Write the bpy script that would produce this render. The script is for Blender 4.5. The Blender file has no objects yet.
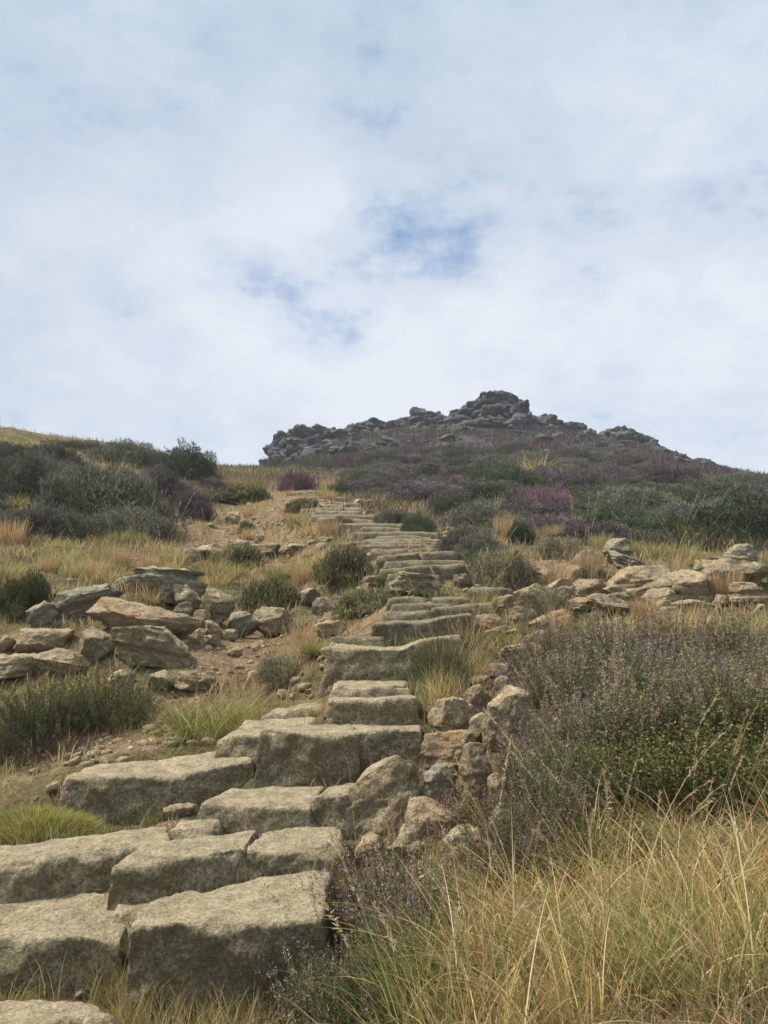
import bpy, math, random
import numpy as np
from mathutils import Vector, Matrix, Euler

sc = bpy.context.scene
COL = sc.collection
R = math.radians

# ------------------------------------------------------------------ camera
PITCH = math.atan(88 / 770.0)
FPX = 770.0
cam_d = bpy.data.cameras.new("camera")
cam = bpy.data.objects.new("camera", cam_d)
COL.objects.link(cam)
cam.location = (0, 0, 0)
cam.rotation_euler = (math.pi / 2 + PITCH, 0, 0)
cam_d.sensor_fit = 'VERTICAL'
cam_d.sensor_height = 36.0
cam_d.lens = FPX / 1024.0 * 36.0
cam_d.clip_start = 0.05
cam_d.clip_end = 6000
sc.camera = cam
sc.render.resolution_x = 768
sc.render.resolution_y = 1024

# ------------------------------------------------------------------ look
sc.view_settings.view_transform = 'Standard'
sc.view_settings.look = 'None'
sc.view_settings.exposure = 0.34
sc.view_settings.gamma = 1.0
try:
    sc.cycles.max_bounces = 4
    sc.cycles.diffuse_bounces = 2
    sc.cycles.transmission_bounces = 2
    sc.cycles.glossy_bounces = 2
    sc.cycles.volume_bounces = 1
except Exception:
    pass

SUN_EL, SUN_AZ = 52.0, -78.0        # azimuth measured from the view direction, negative = left
sun_d = bpy.data.lights.new("sun", 'SUN')
sun_d.energy = 4.3
sun_d.angle = R(7)
sun_d.color = (1.0, 0.93, 0.80)
sun = bpy.data.objects.new("sun", sun_d)
COL.objects.link(sun)
sd = Vector((math.sin(R(SUN_AZ)) * math.cos(R(SUN_EL)), math.cos(R(SUN_AZ)) * math.cos(R(SUN_EL)), math.sin(R(SUN_EL))))
sun.rotation_euler = (-sd).to_track_quat('-Z', 'Y').to_euler()

def ray(px, py):
    x = (px - 384) / FPX; y = -(py - 512) / FPX
    c, s = math.cos(PITCH), math.sin(PITCH)
    return Vector((x, c - y * s, s + y * c))

def P(px, py, D):
    d = ray(px, py)
    return d * (D / d.y)

# ------------------------------------------------------------------ node helpers
def N(nt, typ, **kw):
    n = nt.nodes.new(typ)
    for k, v in kw.items():
        if k == 'ins':
            for kk, vv in v.items():
                n.inputs[kk].default_value = vv
        else:
            setattr(n, k, v)
    return n

def ramp(nt, src, stops, interp='LINEAR'):
    n = nt.nodes.new('ShaderNodeValToRGB')
    cr = n.color_ramp
    cr.interpolation = interp
    while len(cr.elements) < len(stops):
        cr.elements.new(0.5)
    for e, (p, c) in zip(cr.elements, stops):
        e.position = p
        e.color = (c, c, c, 1) if not hasattr(c, '__len__') else (*c, 1)
    nt.links.new(src, n.inputs[0])
    return n.outputs[0]

def mixc(nt, f, a, b, mode='MIX'):
    n = nt.nodes.new('ShaderNodeMix'); n.data_type = 'RGBA'; n.blend_type = mode
    for s, v in ((0, f), (6, a), (7, b)):
        if hasattr(v, 'is_linked') or hasattr(v, 'node'):
            nt.links.new(v, n.inputs[s])
        elif hasattr(v, '__len__'):
            n.inputs[s].default_value = (*v, 1)
        else:
            n.inputs[s].default_value = v
    return n.outputs[2]

def M(nt, op, a, b=None, c=None, clamp=False):
    n = nt.nodes.new('ShaderNodeMath'); n.operation = op; n.use_clamp = clamp
    for i, v in enumerate((a, b, c)):
        if v is None: continue
        if hasattr(v, 'node'): nt.links.new(v, n.inputs[i])
        else: n.inputs[i].default_value = v
    return n.outputs[0]

def noise(nt, vec, scale, detail=4, rough=0.5, dist=0.0):
    n = nt.nodes.new('ShaderNodeTexNoise')
    n.inputs['Scale'].default_value = scale; n.inputs['Detail'].default_value = detail
    n.inputs['Roughness'].default_value = rough; n.inputs['Distortion'].default_value = dist
    if vec is not None: nt.links.new(vec, n.inputs['Vector'])
    return n.outputs[0]

# ------------------------------------------------------------------ world: high broken cloud over a blue sky
w = bpy.data.worlds.new("World"); sc.world = w; w.use_nodes = True
nt = w.node_tree; nt.nodes.clear()
out = N(nt, 'ShaderNodeOutputWorld'); bg = N(nt, 'ShaderNodeBackground')
SKYS = 0.081
bg.inputs[1].default_value = SKYS
nt.links.new(bg.outputs[0], out.inputs[0])
sky = N(nt, 'ShaderNodeTexSky', sky_type='NISHITA', sun_disc=False, sun_elevation=R(SUN_EL), sun_rotation=R(SUN_AZ), altitude=300)
tc = N(nt, 'ShaderNodeTexCoord')
gen = tc.outputs['Generated']
mp = N(nt, 'ShaderNodeMapping'); mp.inputs['Scale'].default_value = (1.0, 1.0, 1.75)
nt.links.new(gen, mp.inputs[0]); cv = mp.outputs[0]
n1 = noise(nt, cv, 3.4, 7, 0.58, 0.1)
n2 = noise(nt, cv, 8.5, 10, 0.66, 0.1)
n3 = noise(nt, cv, 1.3, 3, 0.5, 0.0)
dens = M(nt, 'ADD', M(nt, 'MULTIPLY', n1, 0.5), M(nt, 'MULTIPLY', n2, 0.5))
# openings in the cloud, placed by direction on the dome
holes = [((398, 232), .070, .17), ((470, 248), .045, .12), ((322, 318), .05, .14), ((258, 288), .055, .13), ((350, 342), .04, .16), ((290, 302), .05, .14),
         ((125, 312), .05, .03), ((760, 90), .09, .12), ((570, 240), .06, .06), ((410, 150), .06, .03), ((700, 330), .16, .04), ((745, 190), .06, .07)]
hs = None
for (hx, hy), rad, amp in holes:
    d = ray(hx, hy).normalized()
    dn = N(nt, 'ShaderNodeVectorMath', operation='DISTANCE')
    nt.links.new(gen, dn.inputs[0]); dn.inputs[1].default_value = d
    g = M(nt, 'MULTIPLY', M(nt, 'SUBTRACT', 1.0, M(nt, 'DIVIDE', dn.outputs['Value'], rad * 1.5), clamp=True), amp)
    hs = g if hs is None else M(nt, 'ADD', hs, g)
dd = M(nt, 'SUBTRACT', dens, hs)
cover = ramp(nt, dd, [(0.26, 0.0), (0.40, 0.78), (0.54, 1.0)])
ccol = ramp(nt, M(nt, 'ADD', M(nt, 'MULTIPLY', n3, .65), M(nt, 'MULTIPLY', n1, .35)), [(0.36, (5.5, 6.3, 7.4)), (0.62, (7.6, 8.1, 9.0))])
sep = N(nt, 'ShaderNodeSeparateXYZ'); nt.links.new(gen, sep.inputs[0])
up = ramp(nt, sep.outputs[2], [(0.0, (1.0, 1.02, 1.03)), (0.35, (1.06, 1.05, 1.03)), (0.72, (0.90, 0.965, 0.98))])
ccol = mixc(nt, 1.0, ccol, up, 'MULTIPLY')
blue = mixc(nt, 1.0, sky.outputs[0], (0.95, 1.0, 1.10), 'MULTIPLY')
blue = mixc(nt, 0.68, blue, (2.7, 4.4, 7.2))
nt.links.new(mixc(nt, cover, blue, ccol), bg.inputs[0])

# ------------------------------------------------------------------ numpy noise
def _h(ix, iy, iz, s):
    n = (ix.astype(np.int64) * 374761393 + iy.astype(np.int64) * 668265263 + iz.astype(np.int64) * 2147483647 + int(s) * 1274126177) & 0xffffffff
    n = ((n ^ (n >> 13)) * 1274126177) & 0xffffffff
    n = ((n ^ (n >> 16)) * 2246822519) & 0xffffffff
    n = n ^ (n >> 15)
    return (n & 0xffffff) / float(0xffffff)

def vn(p, s=0):
    p = np.asarray(p, dtype=float)
    i = np.floor(p); f = p - i; f = f * f * (3 - 2 * f)
    ix, iy, iz = i[..., 0], i[..., 1], i[..., 2]
    r = 0
    for dx in (0, 1):
        for dy in (0, 1):
            for dz in (0, 1):
                wgt = (f[..., 0] if dx else 1 - f[..., 0]) * (f[..., 1] if dy else 1 - f[..., 1]) * (f[..., 2] if dz else 1 - f[..., 2])
                r = r + wgt * _h(ix + dx, iy + dy, iz + dz, s)
    return r * 2 - 1

def fbm(p, s=0, o=4, g=0.5, l=2.03):
    a, r, q = 1.0, 0.0, np.asarray(p, float)
    for k in range(o):
        r = r + a * vn(q, s + k * 17); a *= g; q = q * l + 5.3
    return r

def xy3(x, y, k=1.0):
    return np.stack([x * k, y * k, np.zeros_like(x)], -1)

# ------------------------------------------------------------------ terrain
def colp(px, lst, tail=None):
    """profile down one bearing: list of (forward distance, picture row) -> (bearing, log r, z)"""
    t = (px - 384) / FPX
    k = math.sqrt(1 + t * t)
    rs, zs = [], []
    for D, y in lst:
        rs.append(D * k); zs.append(P(px, y, D).z)
    D0, z0 = rs[-1], zs[-1]
    for (a, b) in (tail or [(1.25, -1.0), (4, -20.0), (30, -60.0)]):
        rs.append(D0 * a); zs.append(z0 + b)
    return (math.degrees(math.atan(t)), [0.3] + rs, [zs[0] - 0.12] + zs)

cols = [
 colp(-150, [(1.5,1150),(2.2,1000),(2.8,905),(3.5,850),(4.6,760),(5.8,690),(7.5,600),(10,555),(14,510),(20,462),(30,430),(36,426)]),
 colp(20, [(1.6,1190),(2.2,1030),(2.5,990),(2.75,925),(3.0,895),(3.4,862),(4.0,790),(4.6,750),(5.2,718),(5.8,690),(6.3,640),(7.2,606),(9,572),(11,545),(14,508),(18,474),(24,448),(30,437),(36,432)]),
 colp(130, [(1.6,1190),(2.2,1040),(2.45,1010),(2.75,915),(3.0,885),(3.4,845),(3.75,815),(3.95,805),(4.25,755),(4.7,738),(5.2,712),(5.6,690),(6.0,648),(6.6,606),(7.6,590),(9,572),(12,543),(16,518),(22,484),(30,456),(36,447)]),
 colp(230, [(1.6,1190),(2.2,1040),(2.45,1010),(2.75,910),(3.0,890),(3.3,840),(3.7,815),(3.9,790),(4.15,755),(4.7,733),(5.4,700),(6.2,662),(7.2,630),(9,588),(11,565),(14,541),(19,515),(26,490),(34,474),(40,466),(55,468)]),
 colp(290, [(1.6,1190),(2.2,1040),(2.45,1010),(2.75,910),(3.0,890),(3.3,840),(3.7,798),(3.9,790),(4.15,745),(4.6,722),(5.2,695),(5.9,665),(7.2,628),(9,588),(11,560),(14,532),(19,507),(26,488),(40,474),(60,468),(80,465),(92,460)]),
 colp(345, [(1.6,1190),(2.2,1040),(2.8,910),(3.1,880),(3.4,828),(3.65,795),(3.9,772),(4.15,728),(4.7,700),(4.9,686),(5.4,662),(6.4,640),(7.2,622),(8,602),(9,578),(10,560),(12,533),(15,514),(20,500),(28,489),(40,480),(55,470),(75,455),(88,440),(100,434)]),
 colp(400, [(1.6,1150),(2.2,1000),(2.8,905),(3.2,850),(3.65,790),(3.9,762),(4.15,728),(4.7,699),(4.9,685),(5.4,652),(5.9,628),(6.4,614),(7.0,600),(7.5,580),(8.0,571),(8.7,556),(9.3,550),(10,543),(12,530),(15,515),(20,500),(28,487),(38,478),(50,473),(60,466),(75,450),(90,430),(100,424)]),
 colp(450, [(1.6,1120),(2.2,960),(2.8,870),(3.2,815),(3.6,775),(4.0,730),(4.5,690),(5.0,664),(5.4,645),(5.9,622),(6.4,610),(7.0,600),(7.5,580),(8.0,570),(9,556),(11,540),(15,515),(20,500),(28,487),(38,478),(50,472),(60,465),(75,448),(90,427),(100,420)]),
 colp(510, [(1.5,1120),(2.2,940),(2.8,850),(3.2,805),(3.8,735),(4.4,690),(5,662),(6,628),(7,602),(8,578),(9,560),(11,540),(14,522),(18,507),(26,490),(40,476),(55,466),(75,444),(90,424),(100,416)]),
 colp(640, [(1.4,1100),(2.2,905),(2.8,825),(3.4,755),(4.0,705),(4.8,662),(5.6,630),(6.2,606),(7,582),(8,566),(11,545),(15,524),(22,502),(32,487),(50,466),(70,454),(88,446),(100,443)]),
 colp(705, [(1.35,1090),(2.2,892),(2.8,812),(3.4,751),(4.2,696),(5,657),(6.1,610),(7.5,577),(10,553),(15,526),(22,507),(35,492),(55,479),(80,471),(100,468)]),
 colp(768, [(1.3,1080),(2.2,880),(2.8,800),(3.4,748),(4.2,695),(5,655),(6,615),(7.5,580),(10,555),(15,527),(22,509),(35,497),(55,486),(80,480),(100,478)]),
 colp(1100, [(1.3,1060),(2.2,880),(2.8,800),(3.4,745),(4.2,690),(5,650),(6,615),(7.5,585),(10,560),(15,530),(22,512),(35,500),(55,490),(80,480),(100,476)]),
 (80.0, [0.3,2,5,10,30,80,160,400,3000], [-1.3,-1.1,-.7,-.2,2,5,4,-10,-60]),
 (-75.0, [0.3,2,5,10,30,80,160,400,3000], [-1.4,-1.2,-.7,.2,3.2,5,4,-10,-60]),
 (180.0, [0.3,2,5,10,30,80,160,400,3000], [-1.6,-2.0,-2.9,-4.4,-9,-20,-35,-60,-110]),
 (-180.0, [0.3,2,5,10,30,80,160,400,3000], [-1.6,-2.0,-2.9,-4.4,-9,-20,-35,-60,-110]),
]
cols.sort(key=lambda c: c[0])
LR0, LR1, NR = math.log(0.3), math.log(3200.0), 900
lr = np.linspace(LR0, LR1, NR)
tabc = np.array([np.interp(lr, np.log(c[1]), c[2]) for c in cols])
azc = np.array([c[0] for c in cols])
AZ = np.arange(-180, 180.01, 0.5)
TAB = np.array([[0.0]] * len(AZ)) + np.array([np.interp(AZ, azc, tabc[:, j]) for j in range(NR)]).T
def smooth(a, k, axis):
    ker = np.exp(-0.5 * (np.arange(-3 * k, 3 * k + 1) / k) ** 2); ker /= ker.sum()
    pad = [(0, 0), (0, 0)]; pad[axis] = (3 * k, 3 * k)
    b = np.pad(a, pad, mode='edge')
    return np.apply_along_axis(lambda v: np.convolve(v, ker, 'valid'), axis, b)
TAB = smooth(TAB, 3, 1)
TAB = smooth(TAB, 2, 0)

CTRL = []     # (x, y, wanted ground height, reach): the ground meets the foot and the back of every step
_CA = [0, None]
def _fit(x, y, z):
    if len(z) < 3000:
        if _CA[0] != len(CTRL): _CA[0] = len(CTRL); _CA[1] = np.array(CTRL)
        A = _CA[1]
        wt = np.exp(-np.minimum(((x[:, None] - A[:, 0]) ** 2 + (y[:, None] - A[:, 1]) ** 2) / A[:, 3] ** 2, 60))
        wt[wt < 6.2e-6] = 0
        return z + (wt * A[:, 2]).sum(1) / (wt.sum(1) + .12)
    num = np.zeros_like(z); den = np.zeros_like(z)
    for (cx, cy, dz, rch) in CTRL:
        d2 = ((x - cx) ** 2 + (y - cy) ** 2) / rch ** 2
        near = d2 < 12
        if not near.any(): continue
        wt = np.exp(-d2[near]); num[near] += wt * dz; den[near] += wt
    return z + num / (den + .12)

def ground(x, y, fit=True):
    x = np.atleast_1d(np.asarray(x, float)); y = np.atleast_1d(np.asarray(y, float))
    r = np.maximum(np.hypot(x, y), 0.3)
    az = np.degrees(np.arctan2(x, y))
    u = (az + 180) / 0.5; v = (np.log(r) - LR0) / (LR1 - LR0) * (NR - 1)
    u = np.clip(u, 0, len(AZ) - 1.001); v = np.clip(v, 0, NR - 1.001)
    i = u.astype(int); j = v.astype(int); fu = u - i; fv = v - j
    z = (TAB[i, j] * (1 - fu) * (1 - fv) + TAB[i + 1, j] * fu * (1 - fv) + TAB[i, j + 1] * (1 - fu) * fv + TAB[i + 1, j + 1] * fu * fv)
    near = np.clip(1.2 - r / 60, 0, 1)
    z = z + 0.035 * near * fbm(xy3(x, y, 2.1), 3, 4) * np.clip(r / 3, .5, 1.5)
    z = z + 0.28 * np.clip((r - 7) / 30, 0, 1) * fbm(xy3(x, y, .22), 9, 3)
    return _fit(x, y, z) if fit and CTRL else z

def gz(x, y):
    return float(ground(x, y)[0])

def to_px(x, y, z):
    c, s = math.cos(PITCH), math.sin(PITCH)
    d = y * c + z * s; u = -y * s + z * c
    d = np.where(np.abs(d) < 1e-6, 1e-6, d)
    return 384 + FPX * x / d, 512 - FPX * u / d

def raycast(px, py, Dmin=1.3, Dmax=110):
    """first terrain point seen through a picture position"""
    D = np.exp(np.linspace(math.log(Dmin), math.log(Dmax), 900))
    d = ray(px, py); x = d.x / d.y * D; z = d.z / d.y * D
    g = ground(x, D)
    hit = np.nonzero(z <= g)[0]
    k = hit[0] if len(hit) else len(D) - 1
    return float(x[k]), float(D[k]), float(g[k])

def at(px, D):
    x = (px - 384) / FPX * D
    # forward distance D: the ray's x grows with depth along the ground
    for _ in range(4):
        z = gz(x, D); pxx, _y = to_px(x, D, z); x += (px - float(pxx)) / FPX * D
    return x, D, gz(x, D)

# ------------------------------------------------------------------ mesh helpers
def mesh_np(name, V, tris=None, quads=None, col=None, smooth_=True, mat=None):
    V = np.asarray(V, np.float32)
    me = bpy.data.meshes.new(name)
    nt_, nq = (0 if tris is None else len(tris)), (0 if quads is None else len(quads))
    me.vertices.add(len(V)); me.vertices.foreach_set('co', V.ravel())
    loops = []
    if nt_: loops.append(np.asarray(tris, np.int32).ravel())
    if nq: loops.append(np.asarray(quads, np.int32).ravel())
    L = np.concatenate(loops)
    me.loops.add(len(L)); me.loops.foreach_set('vertex_index', L)
    me.polygons.add(nt_ + nq)
    ls = np.concatenate([np.arange(nt_) * 3, nt_ * 3 + np.arange(nq) * 4]).astype(np.int32)
    me.polygons.foreach_set('loop_start', ls)
    me.update(calc_edges=True)
    if smooth_:
        me.polygons.foreach_set('use_smooth', np.ones(nt_ + nq, bool))
    if col is not None:
        a = me.color_attributes.new('tint', 'FLOAT_COLOR', 'POINT')
        c4 = np.ones((len(V), 4), np.float32); c4[:, :3] = col
        a.data.foreach_set('color', c4.ravel())
    if mat: me.materials.append(mat)
    me.validate()
    return me

def link(name, data, parent=None, loc=None):
    o = bpy.data.objects.new(name, data); COL.objects.link(o)
    if parent: o.parent = parent
    if loc is not None: o.location = loc
    return o

def tag(o, label=None, cat=None, group=None, kind=None):
    if label: o['label'] = label
    if cat: o['category'] = cat
    if group: o['group'] = group
    if kind: o['kind'] = kind
    return o

# ------------------------------------------------------------------ materials
def newmat(name):
    m = bpy.data.materials.new(name); m.use_nodes = True
    nt = m.node_tree; nt.nodes.clear()
    o = N(nt, 'ShaderNodeOutputMaterial')
    return m, nt, o

def rock_material(name, c_lo, c_hi, stain, lichen, side, bump=1.0, sidemix=.75, size=1.0):
    m, nt, o = newmat(name)
    b = N(nt, 'ShaderNodeBsdfPrincipled'); b.inputs['Roughness'].default_value = 0.9
    b.inputs['Specular IOR Level'].default_value = 0.2
    nt.links.new(b.outputs[0], o.inputs[0])
    tc = N(nt, 'ShaderNodeTexCoord'); oi = N(nt, 'ShaderNodeObjectInfo')
    vm = N(nt, 'ShaderNodeVectorMath', operation='ADD'); nt.links.new(tc.outputs['Object'], vm.inputs[0])
    cm = N(nt, 'ShaderNodeCombineXYZ')
    nt.links.new(M(nt, 'MULTIPLY', oi.outputs['Random'], 37.0), cm.inputs[0]); nt.links.new(M(nt, 'MULTIPLY', oi.outputs['Random'], 91.0), cm.inputs[2])
    nt.links.new(cm.outputs[0], vm.inputs[1]); v = vm.outputs[0]
    if size != 1.0:
        vz = N(nt, 'ShaderNodeVectorMath', operation='SCALE'); vz.inputs['Scale'].default_value = 1 / size
        nt.links.new(v, vz.inputs[0]); v = vz.outputs[0]
    big = noise(nt, v, 3.5, 6, .6, .4); mid = noise(nt, v, 14, 8, .68, .2); fine = noise(nt, v, 75, 4, .7); grit = noise(nt, v, 260, 2, .6)
    sc_ = N(nt, 'ShaderNodeSeparateColor'); nt.links.new(oi.outputs['Color'], sc_.inputs[0])
    base = mixc(nt, ramp(nt, mid, [(.36, 0.), (.64, 1.)]), c_lo, c_hi)
    base = mixc(nt, M(nt, 'MULTIPLY', ramp(nt, big, [(.35, 0.), (.7, 1.)]), .5), base, tuple(x * .72 for x in c_hi))
    # orange iron stain
    st = M(nt, 'MULTIPLY', .62, M(nt, 'MULTIPLY', ramp(nt, noise(nt, v, 4.2, 5, .6, .8), [(.46, 0.), (.62, 1.)]), sc_.outputs[0]))
    base = mixc(nt, st, base, stain)
    # steep faces mixed darker: algae and lichen, plus some shade painted into the colour
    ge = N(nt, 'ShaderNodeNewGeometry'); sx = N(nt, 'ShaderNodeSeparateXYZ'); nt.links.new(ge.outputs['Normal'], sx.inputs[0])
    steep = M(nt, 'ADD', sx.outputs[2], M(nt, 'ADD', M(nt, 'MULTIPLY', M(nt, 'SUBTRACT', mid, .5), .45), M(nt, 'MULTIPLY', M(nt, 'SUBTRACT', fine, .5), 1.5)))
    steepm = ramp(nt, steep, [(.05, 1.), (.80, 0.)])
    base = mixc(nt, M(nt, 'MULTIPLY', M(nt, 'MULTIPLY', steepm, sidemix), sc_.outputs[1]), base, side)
    # lichen spots
    vo = N(nt, 'ShaderNodeTexVoronoi'); vo.inputs['Scale'].default_value = 26; nt.links.new(v, vo.inputs['Vector'])
    ls = ramp(nt, M(nt, 'ADD', vo.outputs['Distance'], M(nt, 'MULTIPLY', mid, .55)), [(.38, 1.), (.50, 0.)])
    ls = M(nt, 'MULTIPLY', M(nt, 'MULTIPLY', ls, ramp(nt, big, [(.44, 0.), (.56, 1.)])), sc_.outputs[2])
    base = mixc(nt, ls, base, lichen)
    # green moss film in hollows of the noise
    ms = M(nt, 'MULTIPLY', ramp(nt, noise(nt, v, 6.5, 6, .7, .5), [(.55, 0.), (.70, 1.)]), .45)
    base = mixc(nt, ms, base, (.085, .088, .036))
    sp = ramp(nt, fine, [(.30, .55), (.5, 1.0), (.70, 1.4)])
    base = mixc(nt, .85, base, sp, 'MULTIPLY')
    sp2 = ramp(nt, grit, [(.32, .72), (.5, 1.0), (.7, 1.25)])
    base = mixc(nt, .7, base, sp2, 'MULTIPLY')
    nt.links.new(base, b.inputs['Base Color'])
    h = M(nt, 'ADD', M(nt, 'MULTIPLY', mid, .8), M(nt, 'ADD', M(nt, 'MULTIPLY', fine, .32), M(nt, 'MULTIPLY', grit, .08)))
    vo2 = N(nt, 'ShaderNodeTexVoronoi'); vo2.feature = 'DISTANCE_TO_EDGE'; vo2.inputs['Scale'].default_value = 5.5
    vw = N(nt, 'ShaderNodeVectorMath', operation='MULTIPLY_ADD'); nt.links.new(v, vw.inputs[0]); vw.inputs[1].default_value = (1, 1, 2.6)
    nz = N(nt, 'ShaderNodeTexNoise'); nz.inputs['Scale'].default_value = 4; nz.inputs['Detail'].default_value = 4
    nt.links.new(v, nz.inputs['Vector']); vs = N(nt, 'ShaderNodeVectorMath', operation='SCALE'); vs.inputs['Scale'].default_value = .9
    nt.links.new(nz.outputs['Color'], vs.inputs[0]); nt.links.new(vs.outputs[0], vw.inputs[2]); nt.links.new(vw.outputs[0], vo2.inputs['Vector'])
    crack = ramp(nt, vo2.outputs['Distance'], [(0.0, 0.), (.03, 1.)])
    h = M(nt, 'ADD', h, M(nt, 'MULTIPLY', crack, .05))
    bm = N(nt, 'ShaderNodeBump'); bm.inputs['Strength'].default_value = .9 * bump; bm.inputs['Distance'].default_value = .045 * size
    nt.links.new(h, bm.inputs['Height']); nt.links.new(bm.outputs[0], b.inputs['Normal'])
    return m

MAT = {}
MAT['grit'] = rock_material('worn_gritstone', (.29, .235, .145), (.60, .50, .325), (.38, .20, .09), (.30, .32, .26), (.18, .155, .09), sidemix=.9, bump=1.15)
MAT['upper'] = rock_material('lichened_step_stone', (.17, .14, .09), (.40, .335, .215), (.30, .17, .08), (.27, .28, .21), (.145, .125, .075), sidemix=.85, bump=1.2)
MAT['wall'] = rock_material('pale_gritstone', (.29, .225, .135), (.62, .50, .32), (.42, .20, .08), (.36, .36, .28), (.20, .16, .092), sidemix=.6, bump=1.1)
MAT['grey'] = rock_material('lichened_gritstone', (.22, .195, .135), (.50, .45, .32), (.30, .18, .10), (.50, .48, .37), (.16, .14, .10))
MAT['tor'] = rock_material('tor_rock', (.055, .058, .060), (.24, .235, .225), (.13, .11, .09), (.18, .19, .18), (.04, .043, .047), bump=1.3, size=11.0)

def leaf_material(name, trans=.3, var=.25, rough=.75):
    m, nt, o = newmat(name)
    at_ = N(nt, 'ShaderNodeAttribute', attribute_name='tint')
    oi = N(nt, 'ShaderNodeObjectInfo')
    k = M(nt, 'ADD', M(nt, 'MULTIPLY', oi.outputs['Random'], var * 2), 1 - var)
    cx = N(nt, 'ShaderNodeCombineColor')
    for i in range(3): nt.links.new(k, cx.inputs[i])
    c = mixc(nt, 1.0, at_.outputs['Color'], cx.outputs[0], 'MULTIPLY')
    c = mixc(nt, 1.0, c, oi.outputs['Color'], 'MULTIPLY')
    d = N(nt, 'ShaderNodeBsdfDiffuse')
    t = N(nt, 'ShaderNodeBsdfTranslucent')
    nt.links.new(c, d.inputs['Color']); nt.links.new(c, t.inputs[0])
    mx = N(nt, 'ShaderNodeMixShader'); mx.inputs[0].default_value = trans
    nt.links.new(d.outputs[0], mx.inputs[1]); nt.links.new(t.outputs[0], mx.inputs[2]); nt.links.new(mx.outputs[0], o.inputs[0])
    return m
MAT['leaf'] = leaf_material('heather_foliage', .2, .22)
MAT['grass'] = leaf_material('grass_blade', .35, .15)
MAT['flower'] = leaf_material('heather_flower', .3, .15)
MAT['twig'] = leaf_material('twig', 0.0, .2, .9)

def ground_material():
    m, nt, o = newmat('moorland_ground')
    b = N(nt, 'ShaderNodeBsdfPrincipled'); b.inputs['Roughness'].default_value = .95; b.inputs['Specular IOR Level'].default_value = .1
    nt.links.new(b.outputs[0], o.inputs[0])
    tc = N(nt, 'ShaderNodeTexCoord'); v = tc.outputs['Object']
    at_ = N(nt, 'ShaderNodeAttribute', attribute_name='tint')
    s = N(nt, 'ShaderNodeSeparateColor'); nt.links.new(at_.outputs['Color'], s.inputs[0])
    big = noise(nt, v, .9, 6, .6); mid = noise(nt, v, 7, 8, .7); fine = noise(nt, v, 45, 6, .7)
    earth = mixc(nt, ramp(nt, mid, [(.35, 0.), (.65, 1.)]), (.16, .10, .057), (.37, .26, .16))
    dry = mixc(nt, ramp(nt, mid, [(.38, 0.), (.62, 1.)]), (.12, .085, .045), (.30, .23, .12))
    green = mixc(nt, ramp(nt, mid, [(.38, 0.), (.62, 1.)]), (.045, .055, .022), (.12, .13, .05))
    c = mixc(nt, ramp(nt, big, [(.42, 0.), (.6, .8)]), dry, green)
    hea = mixc(nt, ramp(nt, noise(nt, v, .55, 6, .7), [(.38, 0.), (.64, 1.)]), (.09, .07, .074), (.06, .066, .048))
    hea = mixc(nt, ramp(nt, noise(nt, v, 1.6, 6, .75, .6), [(.56, 0.), (.70, .75)]), hea, (.17, .13, .10))
    c = mixc(nt, s.outputs[2], c, hea)
    em = M(nt, 'ADD', s.outputs[0], M(nt, 'MULTIPLY', M(nt, 'SUBTRACT', mid, .5), .9))
    c = mixc(nt, ramp(nt, em, [(.35, 0.), (.6, 1.)]), c, earth)
    vo = N(nt, 'ShaderNodeTexVoronoi'); vo.inputs['Scale'].default_value = 30; nt.links.new(v, vo.inputs['Vector'])
    peb = ramp(nt, vo.outputs['Distance'], [(.18, 1.), (.30, 0.)])
    pm = M(nt, 'MULTIPLY', M(nt, 'MULTIPLY', peb, s.outputs[0]), ramp(nt, noise(nt, v, 9, 3), [(.5, 0.), (.6, .8)]))
    c = mixc(nt, pm, c, (.33, .27, .19))
    c = mixc(nt, .8, c, ramp(nt, fine, [(.3, .55), (.5, 1.), (.7, 1.35)]), 'MULTIPLY')
    nt.links.new(c, b.inputs['Base Color'])
    h = M(nt, 'ADD', mid, M(nt, 'ADD', M(nt, 'MULTIPLY', fine, .4), M(nt, 'MULTIPLY', pm, .25)))
    bm = N(nt, 'ShaderNodeBump'); bm.inputs['Strength'].default_value = .9; bm.inputs['Distance'].default_value = .06
    nt.links.new(h, bm.inputs['Height']); nt.links.new(bm.outputs[0], b.inputs['Normal'])
    return m
MAT['ground'] = ground_material()

# ------------------------------------------------------------------ ground cover masks (patches of bare earth etc. as seen on the hillside)
EARTH = [(215,642,75,26,1.2),(180,705,30,32,1.2),(130,742,60,14,1.),(235,668,50,18,1.),(500,512,75,11,1.2),(560,505,45,10,1.),(285,560,70,22,.55),
         (280,520,50,25,.5),(310,500,40,14,.5),(420,545,60,30,.5),(330,612,60,30,.5),(120,880,160,40,.8),(380,600,90,90,.55),(560,560,40,14,.6),(740,560,60,12,.4),(200,800,60,20,.7),(235,545,80,34,.85),(285,502,45,18,.85),(390,520,50,22,.7),(405,560,60,42,.85),(350,512,32,16,.9),(315,492,20,8,.8),(60,560,30,8,.5),(170,530,40,9,.5),(240,515,40,12,.7),(125,560,70,13,.6),(140,815,60,14,.9)]
def earth_w(px, py):
    r = 0
    for (a, b, c, d, k) in EARTH:
        r = np.maximum(r, k * np.exp(-((px - a) / c) ** 2 - ((py - b) / d) ** 2))
    return r

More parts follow.
